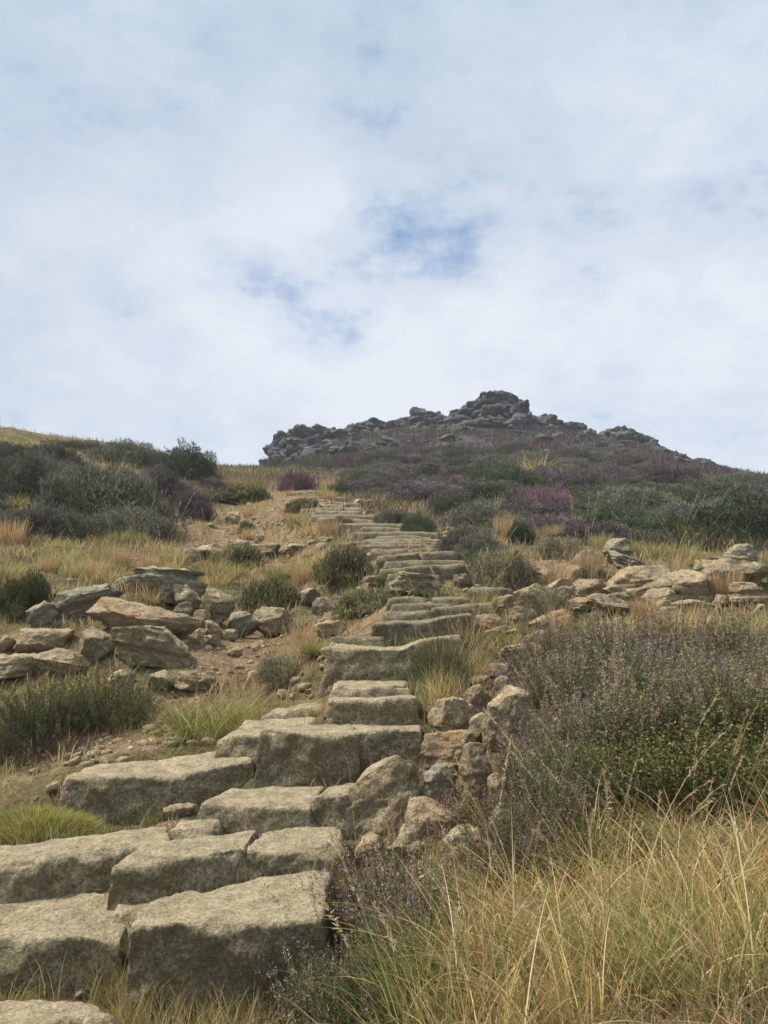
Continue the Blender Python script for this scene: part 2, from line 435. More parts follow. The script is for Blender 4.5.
# ------------------------------------------------------------------ terrain mesh
def build_ground():
    az = np.concatenate([np.arange(-180, -42, 3), np.arange(-42, 42, .2), np.arange(42, 180, 3)])
    rr = np.concatenate([np.exp(np.arange(math.log(.35), math.log(1.3), .06)), np.exp(np.arange(math.log(1.3), math.log(115), .0115)), np.exp(np.arange(math.log(116), math.log(3000), .08))])
    A, RR = np.meshgrid(np.radians(az), rr, indexing='ij')
    x = RR * np.sin(A); y = RR * np.cos(A); z = ground(x.ravel(), y.ravel()).reshape(x.shape)
    na, nr = x.shape
    V = np.stack([x.ravel(), y.ravel(), z.ravel()], -1)
    idx = np.arange(na * nr).reshape(na, nr); nxt = np.roll(idx, -1, 0)
    quads = np.stack([idx[:, :-1], idx[:, 1:], nxt[:, 1:], nxt[:, :-1]], -1).reshape(-1, 4)
    V = np.vstack([V, [[0, 0, gz(0, .3)]]]); c = len(V) - 1
    tris = np.stack([np.full(na, c), idx[:, 0], nxt[:, 0]], -1)
    px, py = to_px(V[:, 0], V[:, 1], V[:, 2])
    front = (V[:, 1] > .5)
    col = np.zeros((len(V), 3)); rad = np.hypot(V[:, 0], V[:, 1])
    col[:, 0] = np.where(front, earth_w(px, py), .3) * np.clip(1.6 - rad / 30, 0, 1)
    col[:, 2] = np.clip((rad - 34) / 14, 0, 1) * np.where(px > 280, 1, .4) + np.clip((rad - 9) / 8, 0, 1) * np.clip((px - 440) / 60, 0, 1) * .8
    col = np.clip(col, 0, 1)
    me = mesh_np('ground', V, tris=tris, quads=quads[:, ::-1], col=col, mat=MAT['ground'])
    o = link('ground', me); tag(o, kind='structure')
    return o

# ------------------------------------------------------------------ rock builders
import bmesh
_ico = {}
def ico(level):
    if level not in _ico:
        bm = bmesh.new(); bmesh.ops.create_icosphere(bm, subdivisions=level, radius=1.0)
        V = np.array([v.co[:] for v in bm.verts]); F = np.array([[v.index for v in f.verts] for f in bm.faces]); bm.free()
        _ico[level] = (V, F)
    return _ico[level]

def rock_np(half, seed, level=4, cuts=9, block=5.0, strata=.03, rough=.05):
    """angular weathered boulder: a squared-off ball with broken facets and bedding grooves; half = half sizes in metres"""
    rng = np.random.RandomState(seed)
    V, F = ico(level)
    v = V.copy()
    v = v / (np.sum(np.abs(v) ** block, 1, keepdims=True) ** (1 / block))
    v *= 1.0
    for k in range(cuts):
        n = rng.normal(size=3); n[2] *= .8; n /= np.linalg.norm(n)
        d = rng.uniform(.56, .92) * (1 + .25 * (np.abs(n).sum() - 1))
        s = v @ n - d
        v = v - np.clip(s, 0, None)[:, None] * n * .97
    # beds of unequal reach, broken back in steps
    lay = v[:, 2] * 2.6 + .45 * fbm(v * .9 + seed, seed + 31, 2); li = np.floor(lay); fr = np.clip((lay - li - .82) / .18, 0, 1); fr = fr * fr * (3 - 2 * fr)
    def lk(i): return _h(i, i * 0 + 3, i * 0 + seed, 7)
    reach = 1 - min(5.0 * strata, .24) * ((1 - fr) * lk(li) + fr * lk(li + 1))
    v[:, 0] *= reach; v[:, 1] *= reach
    h = np.array(half, float); m = float(h.mean())
    p = v * h
    nrm = V / np.linalg.norm(V, axis=1, keepdims=True)
    q = p / m
    f = fbm(q * 1.1 + seed * 1.7, seed, 3) * rough * 1.5 + fbm(q * 4 + seed, seed + 5, 4) * rough * .7 - (1 - np.clip(np.abs(fbm(q * 2.4 + seed, seed + 41, 3)) * 7, 0, 1)) * rough * .9
    # bedding: level grooves that wander
    zz = q[:, 2] * 3.2 + .5 * fbm(q * .8 + 3, seed + 8, 2)
    g = np.abs((zz % 1.0) - .5) * 2
    f = f - strata * np.clip(1 - g * 5, 0, 1) * (1 - np.abs(nrm[:, 2]))
    if level >= 4: f = f + fbm(q * 14, seed + 11, 3) * rough * .3
    p = p + nrm * (f * m)[:, None]
    return p, F

USED = []     # plan ellipses of the stones: (x, y, rx, ry)
def boulder(name, px, py, w_, h_, D, label, group=None, mat='wall', seed=1, roll=0, yaw=0, tilt=0, depth=.8, level=None, stain=.35, lich=.6, side=1., cuts=17, block=7., strata=.035, cat='rock', rough=.06, snap=True):
    """boulder seen centred on (px,py), w_ by h_ pixels, at forward distance D"""
    if snap:
        g = raycast(px, py + h_ * .30, D * .86, D * 1.14)[1]
        D = g
    c = P(px, py, D)
    gap = (c.z - h_ / 2 * D / FPX) - gz(c.x, c.y)
    grow = max(0.0, min(gap + .02, .25)) / 2
    c.z -= grow
    hw, hh = w_ / 2 * D / FPX, h_ / 2 * D / FPX
    if level is None: level = 5 if w_ > 34 else 4 if w_ > 12 else 3
    p, F = rock_np((hw * 1.06, hw * depth, hh * 1.1 + grow), seed, level, cuts, block, strata, rough)
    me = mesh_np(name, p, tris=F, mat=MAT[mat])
    o = link(name, me, loc=c)
    o.rotation_euler = (R(tilt), R(roll), R(yaw))
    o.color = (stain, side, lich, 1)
    USED.append((c.x, c.y, hw * .9, hw * depth * .9))
    return tag(o, label, cat, group)

def box_np(n):
    """surface grid of a box with n=(nx,ny,nz) cells, coords in -1..1, welded"""
    nx, ny, nz = n
    pts = {}; V = []; Q = []
    def vid(i, j, k):
        key = (i, j, k)
        if key not in pts:
            pts[key] = len(V); V.append(key)
        return pts[key]
    def face(f, a, b, flip):
        for i in range(a):
            for j in range(b):
                q = [vid(*f(i, j)), vid(*f(i + 1, j)), vid(*f(i + 1, j + 1)), vid(*f(i, j + 1))]
                Q.append(q[::-1] if flip else q)
    face(lambda i, j: (i, j, 0), nx, ny, True); face(lambda i, j: (i, j, nz), nx, ny, False)
    face(lambda i, j: (i, 0, j), nx, nz, False); face(lambda i, j: (i, ny, j), nx, nz, True)
    face(lambda i, j: (0, i, j), ny, nz, True); face(lambda i, j: (nx, i, j), ny, nz, False)
    V = np.array(V, float) / np.array([nx, ny, nz]) * 2 - 1
    return V, np.array(Q)

SLABS = []    # plan polygons of the step stones
def slab(front, back, thick, label, seed=1, name='step_stone', mat='grit', batter=.06, round_=None, rough=1., stain=.15, lich=.5, side=1., group='gritstone steps of the hill path', cat='stone step', over=0.0):
    """flat topped stone: front and back are lists of (px, py, D) along its upper front and back edge"""
    Fp = np.array([P(*f)[:] for f in front]); Bp = np.array([P(*b)[:] for b in back])
    D = Fp[:, 1].mean()
    def along(A, s):
        t = np.linspace(0, 1, len(A)); return np.stack([np.interp(s, t, A[:, k]) for k in range(3)], -1)
    L = np.linalg.norm(Fp[-1] - Fp[0]); W = max(.08, np.linalg.norm((Bp.mean(0) - Fp.mean(0))))
    res = max(.011, D * .0032)
    show = thick; thick = thick * 1.35 + .03
    rch = .035 * D + .04
    for s_ in np.linspace(.0, 1, max(2, int(L / (rch * 1.2)))):
        i_ = s_ * (len(Fp) - 1); f_ = np.array([np.interp(i_, range(len(Fp)), Fp[:, k]) for k in range(3)])
        i_ = s_ * (len(Bp) - 1); b_ = np.array([np.interp(i_, range(len(Bp)), Bp[:, k]) for k in range(3)])
        for (q_, zz_) in (((f_[0], f_[1] - .05), f_[2] - show), ((b_[0], b_[1] - .01 * D), b_[2] - .035)):
            CTRL.append((q_[0], q_[1], zz_ - float(ground(q_[0], q_[1], False)[0]), rch))
    n = (int(np.clip(L / res, 8, 70)), int(np.clip(W / res, 5, 40)), int(np.clip(thick / res, 4, 26)))
    V, Q = box_np(n)
    h = np.array([L / 2, W / 2, thick / 2]); r = round_ or min(.008, thick * .2, W * .2)
    # denser rows towards edges are not needed: rounding bends the outer cells
    p = V * h
    inner = np.clip(p, -(h - r), h - r); d = p - inner
    dl = np.linalg.norm(d, axis=1, keepdims=True)
    nrm = np.where(dl > 1e-9, d / np.maximum(dl, 1e-9), 0)
    p = np.where(dl > 1e-9, inner + nrm * r, p)
    s = (p[:, 0] / h[0] + 1) / 2; t = ((p[:, 1] / h[1]) + 1) / 2; dz = h[2] - p[:, 2]
    T = along(Fp, s) * (1 - t)[:, None] + along(Bp, s) * t[:, None]
    Wp = T.copy(); Wp[:, 2] -= dz
    # front and side faces lean outward toward the foot
    k = dz / max(thick, 1e-6)
    Wp[:, 1] -= k * batter * (1 - t)
    Wp[:, 0] += k * batter * .8 * (s - .5) * 2
    # outward direction in world space for displacement
    nn = nrm.copy(); nn = np.where(dl > 1e-9, nn, 0)
    amp = rough
    q = Wp + seed * 3.17
    big = fbm(q * 3.2, seed, 3) * .013 + fbm(q * 11, seed + 4, 4) * .011 + fbm(q * 34, seed + 9, 3) * .006
    top = np.clip(nn[:, 2], 0, 1)
    dis = big * amp
    # knocked-off arrises
    ea = h[2] - p[:, 2]; eb = np.minimum(h[0] - np.abs(p[:, 0]), h[1] - np.abs(p[:, 1]))
    chip = (np.clip(fbm(q * 5 + 4, seed + 21, 3) + .0, 0, 1) * .030) * np.exp(-np.hypot(ea, eb) / .016)
    sgn = np.where(dl > 1e-9, nn, 0)
    Wp += sgn * (dis * np.where(top > .9, .5, .8))[:, None]
    hz_ = np.sign(p[:, :2]) * (np.stack([h[0] - np.abs(p[:, 0]), h[1] - np.abs(p[:, 1])], -1) < .09)
    Wp[:, :2] -= hz_ * chip[:, None] * .8; Wp[:, 2] -= chip * .8
    # level bedding on the faces
    zz = (Wp[:, 2] * 16 + .7 * fbm(Wp * 2, seed + 2, 2)) % 1.0
    grv = np.clip(1 - np.abs(zz - .5) * 9, 0, 1) * (1 - top) * .004 * amp * np.clip(fbm(Wp * 3, seed + 6, 2) * 2, 0, 1)
    Wp -= sgn * grv[:, None]
    c = Wp.mean(0)
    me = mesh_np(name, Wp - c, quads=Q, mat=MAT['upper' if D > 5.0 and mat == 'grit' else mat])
    o = link(name, me, loc=c)
    o.color = (stain, side, lich, 1)
    poly = np.vstack([Fp[:, :2], Bp[::-1, :2]]); SLABS.append(poly)
    return tag(o, label, cat, group)

def F3(a): return a
def simple(x0, y0, x1, y1, Df, Db, yb0=None, yb1=None, bx0=None, bx1=None, dr=0):
    """front edge (x0,y0)-(x1,y1) at Df, back edge at Db (dr: extra depth at the right end)"""
    if yb0 is None:
        z0 = P(x0, y0, Df).z; z1 = P(x1, y1, Df + dr).z
    f = [(x0, y0, Df), (x1, y1, Df + dr)]
    def yat(x, z, D):
        # picture row of height z at distance D
        return float(to_px(0.0, D, z)[1])
    if yb0 is None:
        yb0, yb1 = yat(x0, z0 + .01, Db), yat(x1, z1 + .01, Db + dr)
    b = [(bx0 if bx0 is not None else x0 + 6, yb0, Db), (bx1 if bx1 is not None else x1 - 3, yb1, Db + dr)]
    return f, b

# --- the steps, from the bottom up
slab([(-70,1022,2.16),(30,1022,2.18),(118,1020,2.2)], [(-60,1002,2.36),(30,1000,2.38),(104,1003,2.36)], .14, 'sunken pale slab at the very foot of the path, mostly below the picture edge', 1)
slab([(-90,934,2.5),(20,939,2.52),(80,937,2.54),(121,942,2.56)], [(-80,893,2.88),(20,893,2.9),(80,890,2.9),(136,894,2.88)], .18, 'broad left slab of the lowest step with a dark mossy front', 2)
slab([(131,927,2.40),(180,922,2.40),(240,925,2.40),(322,919,2.42)], [(156,897,2.66),(205,893,2.8),(260,875,2.86),(335,868,2.88)], .27, 'large square-fronted block of the lowest step beside the foreground heather', 3, batter=.03)
slab([(112,913,2.68),(160,914,2.66),(208,903,2.74)], [(128,891,2.9),(170,886,2.92),(214,886,2.94)], .09, 'thin pale flat stone set into the lowest step between its two large blocks', 4)
slab([(-80,872,2.78),(20,862,2.84),(96,852,2.94),(172,841,3.06)], [(-60,850,2.96),(30,843,3.08),(115,829,3.2),(168,825,3.28)], .17, 'long narrow slab of the second step running off the left side', 5)
slab([(114,867,2.78),(160,862,2.8),(212,853,2.9),(246,848,2.98)], [(136,846,3.0),(180,838,3.08),(225,832,3.16),(258,828,3.22)], .16, 'rough pale middle slab of the second step with a cracked dark front', 6)
slab([(246,851,2.98),(290,853,2.98),(340,843,3.02)], [(264,830,3.22),(300,828,3.24),(338,826,3.26)], .15, 'right-hand slab of the second step with two hollows in its front face', 7)
slab([(168,830,3.14),(214,829,3.16)], [(180,819,3.28),(224,818,3.3)], .06, 'small flat stone tucked under the left end of the third step', 8)
slab([(200,803,3.3),(250,807,3.28),(310,808,3.3)], [(232,788,3.58),(275,786,3.6),(324,786,3.6)], .13, 'clean pale rectangular slab of the third step', 9, rough=.6)
slab([(312,797,3.34),(340,792,3.34),(366,796,3.36)], [(326,784,3.56),(350,782,3.58),(374,784,3.58)], .17, 'dark mossy block at the right end of the third step', 10, side=1.3)
slab([(66,779,3.72),(115,777,3.7),(172,777,3.74),(215,768,3.84),(252,760,3.9)], [(92,765,4.0),(140,759,4.04),(180,755,4.1),(215,750,4.15),(254,749,4.15)], .21, 'long dark-fronted boulder slab on the left of the fourth step', 11)
slab([(259,727,3.72),(285,731,3.7),(312,735,3.68),(358,733,3.72)], [(276,721,3.98),(300,721,4.0),(325,724,4.0),(352,724,4.02)], .29, 'big upright block with a tall speckled face in the middle of the flight', 12, batter=.04)
slab([(354,734,3.78),(390,729,3.82),(422,731,3.84)], [(350,723,4.08),(385,723,4.1),(420,723,4.12)], .20, 'recessed block right of the tall speckled block with dry stems before it', 13, side=1.2)
slab([(218,739,4.04),(240,735,4.02),(264,736,4.0)], [(234,729,4.2),(250,728,4.2),(268,728,4.18)], .16, 'squat rounded block left of the tall speckled block', 14)
slab([(236,727,4.22),(270,724,4.2),(312,727,4.18)], [(248,719,4.4),(280,718,4.4),(314,718,4.38)], .08, 'thin cracked slab above the squat rounded block', 15)
slab([(262,716,4.5),(295,710,4.5),(330,707,4.5)], [(275,707,4.7),(300,704,4.7),(325,702,4.7)], .08, 'narrow tilted slab half buried left of the fifth step', 16)
slab([(329,701,4.06),(352,701,4.05),(385,699,4.06),(418,697,4.08)], [(336,697,4.2),(360,697,4.22),(390,696,4.22),(414,695,4.22)], .20, 'fifth step, wide grey stone with a cleft at its left end', 17)
slab([(332,686,4.24),(355,688,4.22),(385,685,4.24),(410,684,4.26)], [(338,681,4.54),(360,680,4.56),(385,680,4.58),(406,680,4.56)], .10, 'neat pale slab resting on the wide grey stone with a cleft', 18, rough=.7)
slab([(327,647,4.74),(350,649,4.72),(375,649,4.7),(402,649,4.7),(420,641,4.72),(440,637,4.76),(460,635,4.8)], [(340,644,5.0),(360,646,5.02),(380,646,5.02),(400,645,5.02),(420,639,5.04),(440,636,5.06),(462,634,5.08)], .22, 'long sagging step stone curving up to the right, mossy front', 19)
slab([(330,637,5.22),(355,638,5.22),(382,638,5.2)], [(334,636,5.4),(356,636,5.4),(380,636,5.4)], .08, 'thin low stone just above the left end of the sagging step', 20)
slab([(372,624,5.36),(395,622,5.34),(420,623,5.34),(440,618,5.36),(472,614,5.42)], [(376,622,5.66),(398,620,5.66),(420,620,5.66),(445,616,5.7),(470,613,5.7)], .24, 'wide step stone with a tall leaning front above the sagging one', 21)
slab([(384,612,5.84),(405,613,5.82),(431,610,5.84)], [(388,611,6.1),(408,611,6.1),(430,609,6.1)], .12, 'left stone of a low step pair below the curb of grass', 22)
slab([(432,609,5.86),(460,606,5.9),(494,603,5.96)], [(434,608,6.1),(460,605,6.12),(492,602,6.18)], .12, 'right reddish stone of a low step pair reaching under the dry grass', 23, stain=.7)
slab([(388,599,6.34),(408,597,6.34),(426,598,6.34)], [(390,598,6.6),(408,596,6.6),(424,597,6.6)], .12, 'small squared step stone below the humped boulder', 24)
slab([(432,599,6.34),(450,598,6.34),(470,598,6.4)], [(434,598,6.6),(450,597,6.6),(468,597,6.6)], .09, 'thin step stone right below the humped boulder with turf under it', 25)
slab([(468,590,6.6),(490,588,6.6),(512,590,6.66)], [(470,588,6.9),(490,587,6.9),(510,588,6.9)], .16, 'grey block at the right end beside the path heather', 26)
slab([(380,570,7.4),(400,569,7.4),(419,566,7.4),(440,566,7.42),(464,564,7.46)], [(384,569,7.75),(400,568,7.75),(420,565,7.75),(440,565,7.75),(462,563,7.78)], .15, 'wide stepped slab just above the humped boulder', 27)
slab([(377,556,7.9),(400,555,7.9),(418,553,7.92)], [(380,555,8.3),(400,554,8.3),(418,552,8.3)], .17, 'pale left block of the paired step in the middle distance', 28)
slab([(423,553,7.92),(445,552,7.92),(464,552,7.96)], [(424,552,8.3),(445,551,8.3),(462,551,8.3)], .17, 'dark right block of the paired step in the middle distance', 29, side=1.3)
slab([(370,549,8.6),(390,550,8.6),(407,549,8.6)], [(374,548,9.0),(390,549,9.0),(405,548,9.0)], .10, 'short pale step stone on the left above the paired blocks', 30)
slab([(411,549,8.6),(425,548,8.6),(437,549,8.6)], [(412,548,9.0),(425,547,9.0),(436,548,9.0)], .09, 'short step stone on the right above the paired blocks', 33)
slab([(371,543,9.2),(400,542,9.2),(425,543,9.2),(444,544,9.3)], [(374,542,9.7),(400,541,9.7),(425,542,9.7),(442,543,9.7)], .11, 'long thin step ending at the right-hand bushes', 34)
slab([(375,537,9.9),(405,536,9.9),(432,538,9.9)], [(378,536,10.5),(405,535.5,10.5),(430,537,10.5)], .09, 'thin weathered step under the round dark path bush', 35)
slab([(361,528,10.8),(380,528,10.8),(401,529,10.8)], [(364,527,11.4),(380,527,11.4),(400,528,11.4)], .13, 'square-edged step beside the pair of round dark bushes', 36)
slab([(340,520,12),(356,520,12),(373,521,12)], [(342,519,12.7),(356,519,12.7),(372,520,12.7)], .13, 'dark-fronted step where the path bends left', 37)
slab([(340,512,13.6),(350,512,13.6),(361,512,13.6)], [(342,511,14.2),(350,511,14.2),(360,511,14.2)], .13, 'short upper step right of the joint above the bend', 38)
slab([(316,511,13.6),(326,512,13.6),(338,512,13.6)], [(318,510,14.2),(326,511,14.2),(336,511,14.2)], .10, 'short upper step left of the joint above the bend', 39)
slab([(318,518,12.3),(328,518,12.3),(337,519,12.3)], [(320,517,12.9),(328,517,12.9),(336,518,12.9)], .10, 'low step stone left of the dark-fronted one at the bend', 40)
slab([(312,505.5,15.2),(330,505,15.2),(347,506,15.2)], [(314,505,16),(330,504.5,16),(346,505,16)], .11, 'third step from the top of the visible path', 41)
slab([(308,500,17.4),(320,500,17.4),(338,500.5,17.4)], [(310,499.5,18.4),(320,499.5,18.4),(336,500,18.4)], .12, 'second step from the top of the visible path', 42)
slab([(304,495,20),(316,495,20),(330,495.5,20)], [(306,494.5,21),(316,494.5,21),(328,495,21)], .12, 'topmost step of the visible path below the pink heather', 43)

# further treads that make the flight continuous up the hill
for j, (x0, x1, y, D, lb) in enumerate([
 (392, 452, 604, 6.1, 'low tread half hidden by turf between two wider steps under the humped boulder'),
 (388, 440, 575, 7.25, 'narrow tread showing just above the humped boulder'),
 (384, 468, 561, 7.7, 'broad low tread under the paired blocks of the middle distance'),
 (376, 440, 545.5, 8.95, 'thin tread just above the short pale step stones'),
 (374, 446, 540, 9.55, 'thin tread above the long thin step ending at the bushes'),
 (368, 424, 532.5, 10.3, 'long tread below the square-edged step'),
 (350, 398, 524, 11.4, 'tread at the right side of the bend in the path'),
 (326, 362, 515.5, 12.9, 'pale tread in the bend of the path'),
 (312, 352, 508.5, 14.4, 'wide tread above the bend of the path'),
 (308, 344, 503, 16.2, 'fourth narrow tread below the head of the path'),
 (304, 336, 497.5, 18.6, 'narrow broken tread near the head of the path'),
 (298, 326, 492, 22, 'faint highest tread at the head of the path'),
 (352, 366, 553, 8.5, 'small kerb stone at the left of the paired blocks'),
 (466, 482, 556, 8.0, 'small kerb stone at the right of the paired blocks')]):
    xm = (x0 + x1) / 2; dd_ = D * .045
    if D > 8.8: x0 -= 8 + (j * 5) % 9; x1 += 6 + (j * 7) % 13; xm += 3
    slab([(x0, y, D), (xm, y - .6, D - .02), (x1, y + .4, D + .03)], [(x0 + 3, y - .7, D + dd_ + .2), (xm, y - 1.2, D + dd_ + .2), (x1 - 3, y - .4, D + dd_ + .2)], .085 + .003 * D, lb, 60 + j)
build_ground()
boulder('step_stone', 414, 587, 64, 24, 6.95, 'humped brown boulder laid across the steps as a tread', 'gritstone steps of the hill path', 'grit', 31, depth=.45, cat='stone step', roll=5)
boulder('step_stone', 462, 581, 26, 14, 7.1, 'small round-backed stone right of the humped boulder', 'gritstone steps of the hill path', 'grit', 32, depth=.6, cat='stone step')

# --- small stones lodged on the steps
LODGED = 'small stones lodged on the steps'
for (x,y,w_,h_,D,lb,mt) in [
 (104,868,18,30,2.86,'leaning pale stone wedged before the middle slab of the second step','wall'),
 (220,881,13,12,2.72,'grey fist-sized stone on the lowest step by the pale knuckle of rock','grey'),
 (219,875,10,7,2.9,'pale yellowish pebble behind the grey fist-sized stone','wall'),
 (20,897,36,9,2.8,'long low stone lying on the left slab of the lowest step','wall'),
 (1,904,12,10,2.74,'small stone at the picture edge beside the long low stone','wall'),
 (66,883,20,7,2.78,'flat brown stone under the long narrow slab','wall'),
 (117,889,13,6,2.82,'thin pale chip lying above the flat inset stone','wall'),
 (180,1010,44,22,2.34,'half-buried mossy stone at the foot of the square-fronted block','wall'),
 (243,824,12,10,3.14,'dark cobble sitting on the second step at left of a cobble pair','grey'),
 (268,821,34,14,3.16,'knobbly grey cobble sitting on the second step against the third','grey'),
 (289,781,20,9,3.6,'dark stone at the back of the rectangular slab under the tall block','grey'),
 (320,779,15,10,3.62,'small dark stone beside the dry heather twigs at the back of the third step','grey'),
 (180,812,34,14,3.36,'wedge-shaped stone between the long boulder slab and the third step','wall'),
 (240,868,10,10,2.96,'pale knuckle of rock between the second step slabs','wall')]:
    boulder('loose_stone', x, y, w_, h_, D, lb, LODGED, mt, seed=int(x * 7 + y), level=4, depth=.8, roll=(x * 13) % 25 - 12, yaw=(y * 7) % 60 - 30)

# --- tumbled rock bank on the left
BK = 'tumbled rocks of the left bank'
for a in [
 ('large grey lichened slab capping the left rock bank', 158, 583, 92, 32, 6.55, 'grey', dict(roll=4, lich=1., depth=.6)),
 ('tilted grey slab behind a tuft, second from the left on the rock bank', 86, 603, 74, 30, 6.15, 'grey', dict(roll=-14, lich=.9, depth=.6)),
 ('short pillow-shaped rock leaning left of the tilted grey slab', 42, 615, 30, 22, 6.05, 'grey', dict(roll=-38)),
 ('long pinkish wedge of rock pointing down to the right across the bank', 137, 618, 122, 28, 5.85, 'wall', dict(roll=7, stain=1., lich=.3, depth=.5)),
 ('flat buff rock with a shadowed gap under it at the left end of the bank', 46, 640, 66, 23, 5.72, 'wall', dict(roll=5, depth=.6)),
 ('biggest squarish brown boulder at the foot of the bank', 152, 648, 90, 40, 5.5, 'grit', dict(roll=8, depth=.6, side=.9)),
 ('upright brown rock between the flat buff rock and the biggest boulder', 96, 645, 38, 36, 5.6, 'grit', dict(roll=-30, stain=.7)),
 ('low pale rock behind the dark green heather bush', 66, 661, 52, 18, 5.45, 'wall', dict(roll=9)),
 ('pale dusty rock at the left picture edge above the heather bush', 12, 668, 60, 26, 5.35, 'wall', dict()),
 ('small ochre rock at the far left end of the bank', 6, 645, 22, 18, 5.7, 'wall', dict(stain=.9)),
 ('dark shadowed rock right of the capping slab', 186, 596, 34, 24, 6.4, 'grit', dict(side=1.3)),
 ('dark cracked rock above the rubble at the right end of the bank', 217, 604, 38, 24, 6.2, 'grit', dict(roll=12, side=1.2)),
 ('smooth grey slab tilted toward the path above two pale stones', 241, 618, 34, 15, 5.95, 'grey', dict(roll=-22, depth=.6)),
 ('long brown rock under the green rushes', 272, 621, 52, 24, 6.1, 'grit', dict(roll=8, side=.8)),
 ('orange-stained pale rock behind the tussock', 196, 681, 52, 22, 5.1, 'wall', dict(roll=8, stain=.9)),
 ('rough dark rock left of the orange-stained pale rock', 160, 681, 30, 24, 5.1, 'grit', dict()),
 ('rounded brown rock at left under the biggest boulder', 120, 680, 30, 18, 5.15, 'grit', dict()),
 ('pale stone wedged in rubble right of the bank point', 212, 628, 18, 14, 5.75, 'wall', dict()),
 ('pale cream stone under the smooth tilted grey slab', 231, 633, 15, 10, 5.75, 'wall', dict()),
 ('yellowish stone in the middle of the bank rubble', 202, 616, 17, 11, 5.95, 'wall', dict()),
 ('narrow upright splinter of rock in the bank rubble', 201, 640, 8, 16, 5.6, 'wall', dict()),
 ('brown knob of rock between the wedge and the cracked rock', 184, 612, 22, 18, 6.05, 'grit', dict(stain=.6)),
 ('leaning splinter of rock next to the upright one', 214, 640, 14, 13, 5.6, 'wall', dict(roll=35)),
 ('bright cream block lying on the bare earth by the small purple heather', 253, 676, 15, 13, 5.25, 'wall', dict(lich=0, stain=0, side=0)),
 ('flat buff stone on the bare orange earth', 236, 650, 18, 6, 5.5, 'wall', dict()),
 ('pale rock on the earth slope above the long boulder slab', 127, 712, 16, 16, 4.7, 'wall', dict()),
 ('brown rock left of the topmost green rush clump', 212, 549, 34, 16, 9.6, 'grit', dict()),
 ('dark squat rock beside a brown rock below the left heathers', 188, 555, 28, 16, 9.4, 'grit', dict(side=1.2)),
 ('grey rounded rock by the small dark shrub above the rushes', 241, 546, 24, 18, 10.2, 'grey', dict()),
 ('small salmon-orange stone on the slope left of the path', 259, 537, 11, 8, 10.8, 'wall', dict(stain=1.5, lich=0)),
 ('dark broken rock across the slope left of the green path bush', 265, 551, 34, 12, 9.8, 'grit', dict(side=1.3)),
 ('dark cracked rock right of the dark broken one', 295, 550, 24, 11, 9.8, 'grit', dict(side=1.3)),
 ('pale pointed stone in the tan grass above the rock bank', 234, 513, 18, 6, 14., 'wall', dict(roll=20)),
 ('triangular grey slab lying beside the mossy path bush', 322, 607, 24, 16, 6.5, 'grey', dict(depth=.5)),
 ('buff stone between the triangular slab and the sagging step', 330, 627, 34, 14, 5.8, 'wall', dict()),
 ('dark rock half hidden in dry grass beside the triangular grey slab', 310, 597, 26, 18, 6.9, 'grit', dict(side=1.3)),
 ('pale rock on the left verge just under the humped boulder', 374, 584, 26, 14, 7.4, 'wall', dict()),
 ]:
    lb, x, y, w_, h_, D, mt, kw = a
    boulder('bank_rock', x, y, w_, h_, D, lb, BK, mt, seed=int(x * 3 + y * 11), **kw)

